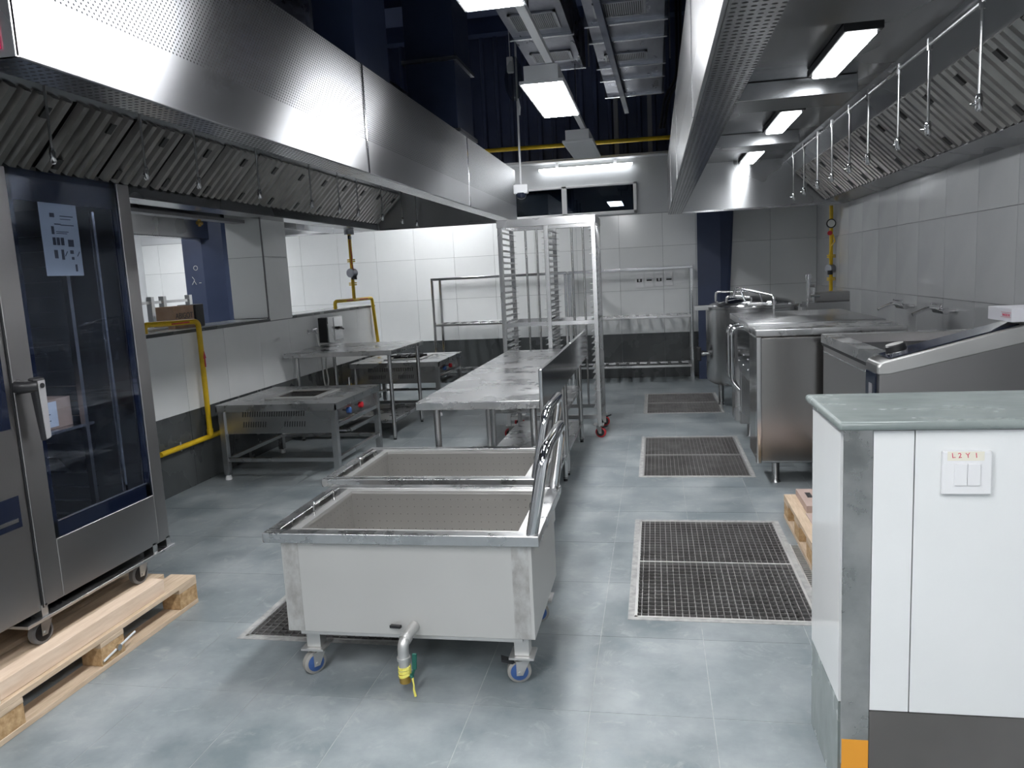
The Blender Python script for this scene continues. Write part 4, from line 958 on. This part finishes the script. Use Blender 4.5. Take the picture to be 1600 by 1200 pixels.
hex8([(OX+.080, 2.557, 1.225), (OX+.080, 2.592, 1.225), (OX+.068, 2.602, .995), (OX+.068, 2.579, .99), (OX+.0845, 2.557, 1.225), (OX+.0845, 2.592, 1.225), (OX+.071, 2.602, .995), (OX+.071, 2.579, .99)]).build('handle_inlay', 'inlay_grey', hd)
MB().tube([(OX+.084, 2.575, 1.205), (OX+.088, 2.575, 1.205)], .010, 12).build('lock_cylinder', 'black_plastic', hd)
# control column details
B(OX, OX+.004, 2.20, 2.485, 1.05, 1.62).build('control_screen', 'ipad_glass', ov, bevel=.002)
pk = B(OX, OX+.004, 2.28, 2.475, .665, .79).build('probe_recess', 'ipad_glass', ov, bevel=.002)
B(OX+.003, OX+.008, 2.31, 2.455, .69, .705).build('recess_lip', 'polished', pk)
B(OX-.001, OX+.005, OYD-.009, OYD-.004, OB+.01, OT).build('door_gap', 'dark', ov)
# cavity racks
for y in (2.70, 3.02):
    MB().tube([(OX-.12, y, .50), (OX-.12, y, 1.90)], .007, 8).tube([(OX-.62, y, .50), (OX-.62, y, 1.90)], .007, 8).build('rack_upright', 'polished', ov)
rm = None
for y in (2.71, 3.01):
    for k in range(20):
        z = .54+k*.067
        if rm is None: rm = MB().box(-.27, .27, -.014, .014, -.0015, .0015).build('rack_runner', 'steel', ov, at=(0, 0, 0)); o = rm
        else: o = bpy.data.objects.new('rack_runner', rm.data); C.objects.link(o); o.parent = ov
        o.location = Vector((OX-.37, y, z)) - ROOT[ov.name]
MB().tube([(OX-.07, 3.16, .50), (OX-.07, 3.16, 1.92)], .012, 8).build('steam_pipe', 'polished', ov, smooth=True)
B(OX-.10, OX-.075, 2.965, 2.985, .48, 1.92).build('seal_strip', 'oven_steel', ov)
# base plate and casters
MB().box(OX-.10, OX+.015, 2.42, 3.36, .262, .276).build('base_plate', 'steel', ov, bevel=.002)
MB().box(XBK, OX-.10, 2.15, 3.34, .262, .276).build('base_plate', 'steel', ov, bevel=.002)
for y in (2.52, 3.22, 3.325): B(OX-.05, OX+.004, y-.016, y+.016, .276, .325).build('support_bracket', 'steel', ov)
for (x, y) in ((OX-.05, 2.56), (OX-.05, 3.17), (XBK+.12, 2.56), (XBK+.12, 3.17)):
    caster(ov, x, y, .1445, r=.05, wheel='grey', yaw=1.45, plate=False, h=.118)
cbx = thing('cardboard_box', 'cardboard box with white address label inside the combi oven', 'box', (OX-.30, 2.79, 0))
B(OX-.42, OX-.14, 2.715, 2.965, .975, 1.105).build('carton', 'cardboard', cbx)
lb = B(OX-.139, OX-.137, 2.735, 2.88, .985, 1.095).build('address_label', 'paper', cbx)
text('label_print', '464', .028, 'paper_print', lb, frame_m((OX-.1365, 2.775, 1.072), (0, 1, 0), (0, 0, 1)), .0003)
for i in range(4): B(OX-.1368, OX-.1362, 2.75, 2.84-.02*(i % 2), 1.04-.014*i, 1.044-.014*i).build('label_line', 'paper_print', lb)
B(OX-.43, OX-.09, 2.685, 3.035, .962, .974).build('oven_tray', 'steel', cbx)
ins = thing('instruction_sheet', 'printed white instruction sheet taped inside the oven door glass', 'paper', (OX-.015, 2.9, 1.63))
B(OX-.0165, OX-.0155, 2.79, 3.00, 1.632, 1.935).build('sheet', 'paper', ins)
def ink(y0, y1, z0, z1): B(OX-.0156, OX-.0150, y0, y1, z0, z1).build('print', 'paper_print', ins)
for i in range(3): ink(2.85+.004*i, 2.885+.004*i, 1.755, 1.785) if False else None
for (a, b, c, d) in ((2.845, 2.87, 1.875, 1.892), (2.90, 2.975, 1.88, 1.884), (2.90, 2.96, 1.868, 1.871), (2.865, 2.90, 1.845, 1.85), (2.90, 2.975, 1.843, 1.847), (2.845, 2.86, 1.805, 1.838), (2.87, 2.94, 1.815, 1.818), (2.87, 2.93, 1.808, 1.811),
                     (2.845, 2.862, 1.76, 1.792), (2.867, 2.884, 1.76, 1.792), (2.890, 2.908, 1.76, 1.792), (2.93, 2.962, 1.755, 1.785), (2.845, 2.865, 1.705, 1.74), (2.885, 2.90, 1.70, 1.742), (2.935, 2.955, 1.725, 1.74), (2.94, 2.955, 1.70, 1.712), (2.955, 2.967, 1.65, 1.68)): ink(a, b, c, d)
for k in (0, 1):
    MB().bar((OX-.0153, 2.905 if k == 0 else 2.975, 1.715+.0), (OX-.0153, 2.92 if k == 0 else 2.99, 1.735), .0008, .004).build('print', 'paper_print', ins)

# ------------------------------------------------------------------ tilting kettle (rectangular) by the gratings
tk = thing('tilting_kettle', 'large stainless tilting cooking kettle with flat lid and double tube handle', 'kettle', (1.3, 6.3, 0))
KX0, KX1 = .665, 1.60
def pillar(y0, y1, nm):
    poly = [(KX0, 1.045)] + [(KX0, .30)] + [(KX0+.02+.13*(1-math.cos(a)), .30-.15*math.sin(a)) for a in (.3, .6, .9, 1.2, 1.5)] + [(KX1, .15), (KX1, 1.045)]
    return MB().prism(poly, 'y', y0, y1).build(nm, 'steel', tk, bevel=.006)
MB().box(KX0, KX1, 5.36, 5.80, .165, 1.045).build('pillar', 'steel_panel', tk, bevel=.02, seg=4)
B(KX0-.004, KX0+.03, 5.355, 5.42, .165, 1.04).build('edge_strip', 'polished', tk, bevel=.004)
MB().box(KX0+.03, KX1, 6.72, 7.12, .165, 1.045).build('pillar', 'steel', tk, bevel=.012)
B(KX0+.0, KX0+.03, 6.85, 7.12, .17, 1.0).build('edge_strip', 'steel', tk)
MB().prism([(KX0+.008, 1.03), (KX0+.008, .66), (KX0+.20, .40), (KX1-.1, .40), (KX1-.1, 1.03)], 'y', 5.81, 6.71).build('tank', 'polished', tk, bevel=.004)
for y in (5.95, 6.25, 6.55):
    for z in (.74, .82): MB().tube([(KX0+.009, y, z), (KX0+.003, y, z)], .007, 8).build('rivet', 'polished', tk)
B(KX0-.01, KX1, 5.80, 7.16, 1.045, 1.10).build('lid', 'steel', tk, bevel=.006)
B(KX0-.01, KX1, 5.33, 5.79, 1.045, 1.09).build('pillar_top', 'steel_top', tk, bevel=.006)
for y in (6.05, 6.32):
    MB().tube(rounded([(KX0+.05, y, 1.06), (KX0-.10, y, 1.06), (KX0-.10, y, .64), (KX0-.045, y-.02, .58)], .09, 8), .0165, 14).build('tilt_handle', 'chrome', tk, smooth=True)
for (x, y) in ((KX0+.14, 5.5), (KX1-.15, 5.5), (KX0+.14, 7.0), (KX1-.15, 7.0)):
    MB().tube([(x, y, 0), (x, y, .02), (x, y, .165)], [.034, .026, .026], 14).build('foot', 'steel', tk, smooth=True)
for z in (.92, .74):
    MB().tube([(KX0-.035, 7.0, z), (KX0+.0, 7.0, z)], .035, 12).build('control_knob', 'black_plastic', tk, smooth=True)
# round kettle behind
rkx, rky, rr_ = 1.0, 8.52, .47
kt = thing('round_kettle', 'round stainless boiling kettle with domed lid and side valve', 'kettle', (rkx, rky, 0))
MB().lathe((rkx, rky, 0), [(rr_-.06, .27), (rr_-.01, .30), (rr_, .34), (rr_, 1.07), (rr_+.012, 1.075), (rr_+.012, 1.095), (rr_-.02, 1.10)], 48).build('shell', 'steel', kt, smooth=True)
MB().lathe((rkx, rky, 0), [(rr_-.03, 1.10), (rr_-.035, 1.115), (rr_-.10, 1.145), (rr_-.25, 1.175), (.05, 1.19)], 48).build('lid', 'polished', kt, smooth=True)
for k in range(3):
    a = k*2.1+.6; MB().tube([(rkx+.34*math.cos(a), rky+.34*math.sin(a), 0), (rkx+.34*math.cos(a), rky+.34*math.sin(a), .30)], .03, 12).build('foot', 'steel', kt, smooth=True)
MB().tube(rounded([(rkx-.28, rky-.32, 1.14), (rkx-.28, rky-.32, 1.21), (rkx-.04, rky-.34, 1.19), (rkx-.04, rky-.34, 1.15)], .04), .012, 10).build('lid_handle', 'chrome', kt, smooth=True)
B(rkx-rr_-.13, rkx-rr_+.12, rky-.16, rky-.04, 1.065, 1.115).build('lid_bracket', 'steel', kt, bevel=.004)
MB().tube(rounded([(rkx-.36, rky+.05, 1.13), (rkx-.36, rky+.05, 1.25), (rkx-.02, rky, 1.235)], .04), .012, 10).build('vent_pipe', 'chrome', kt, smooth=True)
vl = MB().tube([(rkx-rr_+.02, rky-.1, .60), (rkx-rr_-.07, rky-.1, .60)], .022, 12).tube([(rkx-rr_-.03, rky-.1, .60), (rkx-rr_-.055, rky-.1, .60)], .034, 12).build('drain_valve', 'chrome', kt, smooth=True)
MB().cb((rkx-rr_-.085, rky-.1, .595), (.05, .06, .15)).build('valve_handle', 'black_plastic', vl, bevel=.012)
# swing-arm filler between the kettles
sf = thing('filler_tap', 'chrome swing-arm filler tap standing on the lid side of the tilting kettle', 'tap', (1.10, 7.14, 1.10))
MB().tube(rounded([(1.02, 7.05, 1.10), (1.02, 7.05, 1.245), (.72, 7.28, 1.32), (.70, 7.29, 1.24)], .04), .0125, 10).build('spout', 'chrome', sf, smooth=True)
MB().tube([(.76, 7.26, 1.30), (.80, 7.22, 1.19)], .010, 8).build('stay', 'polished', sf, smooth=True)
MB().tube([(.91, 7.14, 1.27), (.93, 7.12, 1.19)], .010, 8).build('stay', 'polished', sf, smooth=True)
B(.80, 1.0, 7.06, 7.20, 1.165, 1.185).build('arm', 'steel', sf, bevel=.004)
MB().tube([(1.02, 7.05, 1.165), (1.02, 7.05, 1.20)], .022, 12).tube([(.97, 7.08, 1.18), (1.02, 7.05, 1.18)], .018, 10).build('joint', 'chrome', sf, smooth=True)
# hinge / valve assembly behind the round kettle
hv = thing('valve_manifold', 'cluster of chrome valves on a bracket beside the round kettle lid', 'valves', (1.62, 8.5, 0))
B(1.54, 1.96, 8.36, 8.66, 0, 1.10).build('pedestal', 'steel', hv, bevel=.006)
B(1.62, 1.96, 8.38, 8.64, 1.10, 1.20).build('cover', 'oven_steel', hv, bevel=.01)
MB().tube([(1.56, 8.42, 1.10), (1.56, 8.42, 1.34)], .018, 10).tube([(1.56, 8.42, 1.34), (1.56, 8.42, 1.39)], .032, 12).tube([(1.56, 8.42, 1.27), (1.62, 8.42, 1.27)], .011, 8).build('safety_valve', 'chrome', hv, smooth=True)
MB().tube([(1.60, 8.36, 1.10), (1.60, 8.36, 1.25)], .016, 10).tube([(1.57, 8.36, 1.17), (1.66, 8.36, 1.17)], .02, 10).build('tap', 'chrome', hv, smooth=True)
MB().bar((1.485, 8.44, 1.07), (1.54, 8.44, 1.07), .05, .03).build('hinge_arm', 'steel', hv)
# wall taps behind the kettles
for (y, z, l_) in ((7.0, 1.11, 'chrome mixer tap on the right wall behind the tilting kettle'), (6.1, 1.12, 'chrome mixer tap on the right wall behind the braising pan')):
    t_ = thing('mixer_tap', l_, 'tap', (2.06, y, z))
    MB().tube([(2.127, y-.07, z), (2.05, y-.07, z)], .016, 10).tube([(2.127, y+.07, z), (2.05, y+.07, z)], .016, 10).tube([(2.05, y-.11, z), (2.05, y+.11, z)], .022, 12).build('body', 'chrome', t_, smooth=True)
    MB().tube(rounded([(2.05, y, z), (1.98, y, z+.03), (1.86, y, z-.02)], .03), .014, 10).build('spout', 'chrome', t_, smooth=True)
    MB().tube([(2.05, y, z+.02), (2.05, y, z+.05), (1.97, y-.05, z+.06)], .009, 8).build('lever', 'polished', t_, smooth=True)

# ------------------------------------------------------------------ braising pan
bp = thing('braising_pan', 'large multifunction braising pan with sloping control strip and dial', 'braising pan', (1.5, 4.4, .144))
BX0, BX1, BY0, BY1 = 1.05, 2.02, 3.98, 5.24
MB().box(BX0+.015, BX1, BY0, BY1, .27, .985).build('body', 'oven_steel', bp, bevel=.006)
# pan rim with sunken pan
m = MB(); z0, z1 = 1.005, 1.06
for r in cutrect((BX0, BX1, BY0+.0, BY1), [(BX0+.10, BX1-.12, BY0+.02, BY1-.09)]): m.box(*r, z0, z1)
m.build('pan_rim', 'steel_top', bp)
B(BX0+.006, BX1, BY0, BY1, .985, 1.005).build('rim_gap', 'dark', bp)
MB().add([(BX0+.10, BY0+.02, 1.058), (BX1-.12, BY0+.02, 1.058), (BX1-.12, BY1-.09, 1.058), (BX0+.10, BY1-.09, 1.058), (BX0+.16, BY0+.06, .86), (BX1-.16, BY0+.06, .86), (BX1-.16, BY1-.13, .86), (BX0+.16, BY1-.13, .86)],
         [(0, 1, 5, 4), (1, 2, 6, 5), (2, 3, 7, 6), (3, 0, 4, 7), (4, 5, 6, 7)]).build('pan', 'oven_steel', bp)
MB().box(BX0+.01, BX0+.016, BY0+.06, BY1-.02, .945, .952).build('trim_line', 'polished', bp)
# control housing on the near side with rising top
hy0, hy1 = 3.74, 3.975
MB().prism([(1.005, .27), (1.005, 1.035), (1.02, 1.052), (1.62, 1.205), (BX1, 1.215), (BX1, .27)], 'y', hy0, hy1).build('control_housing', 'oven_steel', bp, bevel=.004)
MB().prism([(1.000, 1.0), (1.000, 1.035), (1.018, 1.056), (1.62, 1.210), (BX1, 1.22), (BX1, 1.16), (1.62, 1.13), (1.05, 1.0)], 'y', hy0-.006, hy0+.03).build('top_moulding', 'steel_matt', bp, bevel=.006)
B(.998, 1.006, hy0+.045, hy1-.03, .30, .998).build('side_screen', 'ipad_glass', bp)
B(.995, .999, hy0+.09, hy0+.14, .88, .945).build('usb_cover', 'grey_plastic', bp)
MB().prism([(1.06, 1.0665), (1.60, 1.204), (1.60, 1.2085), (1.06, 1.071)], 'y', hy0+.045, hy1-.01).build('control_strip', 'ipad_glass', bp)
sl = math.atan2(1.205-1.052, .60); nx_, nz_ = -math.sin(sl), math.cos(sl)
kb = Vector((1.115, hy0+.13, 1.0825)); kn = Vector((nx_, 0, nz_))
d_ = MB().tube([kb, kb+kn*.012], .048, 24).build('dial_base', 'chrome', bp, smooth=True)
MB().tube([kb+kn*.012, kb+kn*.014, kb+kn*.040, kb+kn*.045], [.040, .046, .046, .04], 24).build('dial', 'black_plastic', d_, smooth=True)
MB().tube([kb+kn*.0445, kb+kn*.046], .039, 24).build('dial_cap', 'steel_matt', d_, smooth=True)
for (x, y) in ((1.12, 4.05), (1.85, 4.05), (1.12, 4.6), (1.85, 4.6)):
    MB().tube([(x, y, .1445), (x, y, .16), (x, y, .27)], [.034, .026, .026], 14).build('foot', 'steel', bp, smooth=True)
# white carton on the control housing
wc = thing('white_carton', 'flat white carton with red printed logo on the braising pan housing', 'box', (1.72, 3.85, 1.225))
M4 = [(1.60, 3.99, 0), (1.505, 3.79, 0), (1.78, 3.66, 0), (1.90, 3.86, 0)]
B(1.535, 1.92, 3.71, 3.955, 1.2225, 1.282).build('carton', 'white_card', wc, bevel=.002)
text('logo', 'RATIONAL', .016, 'red_print', wc, frame_m((1.5343, 3.765, 1.252), (0, 1, 0), (0, 0, -1)), .0004)
for zz in (1.2625, 1.2415): B(1.5335, 1.5345, 3.715, 3.815, zz, zz+.001).build('logo_line', 'red_print', wc)
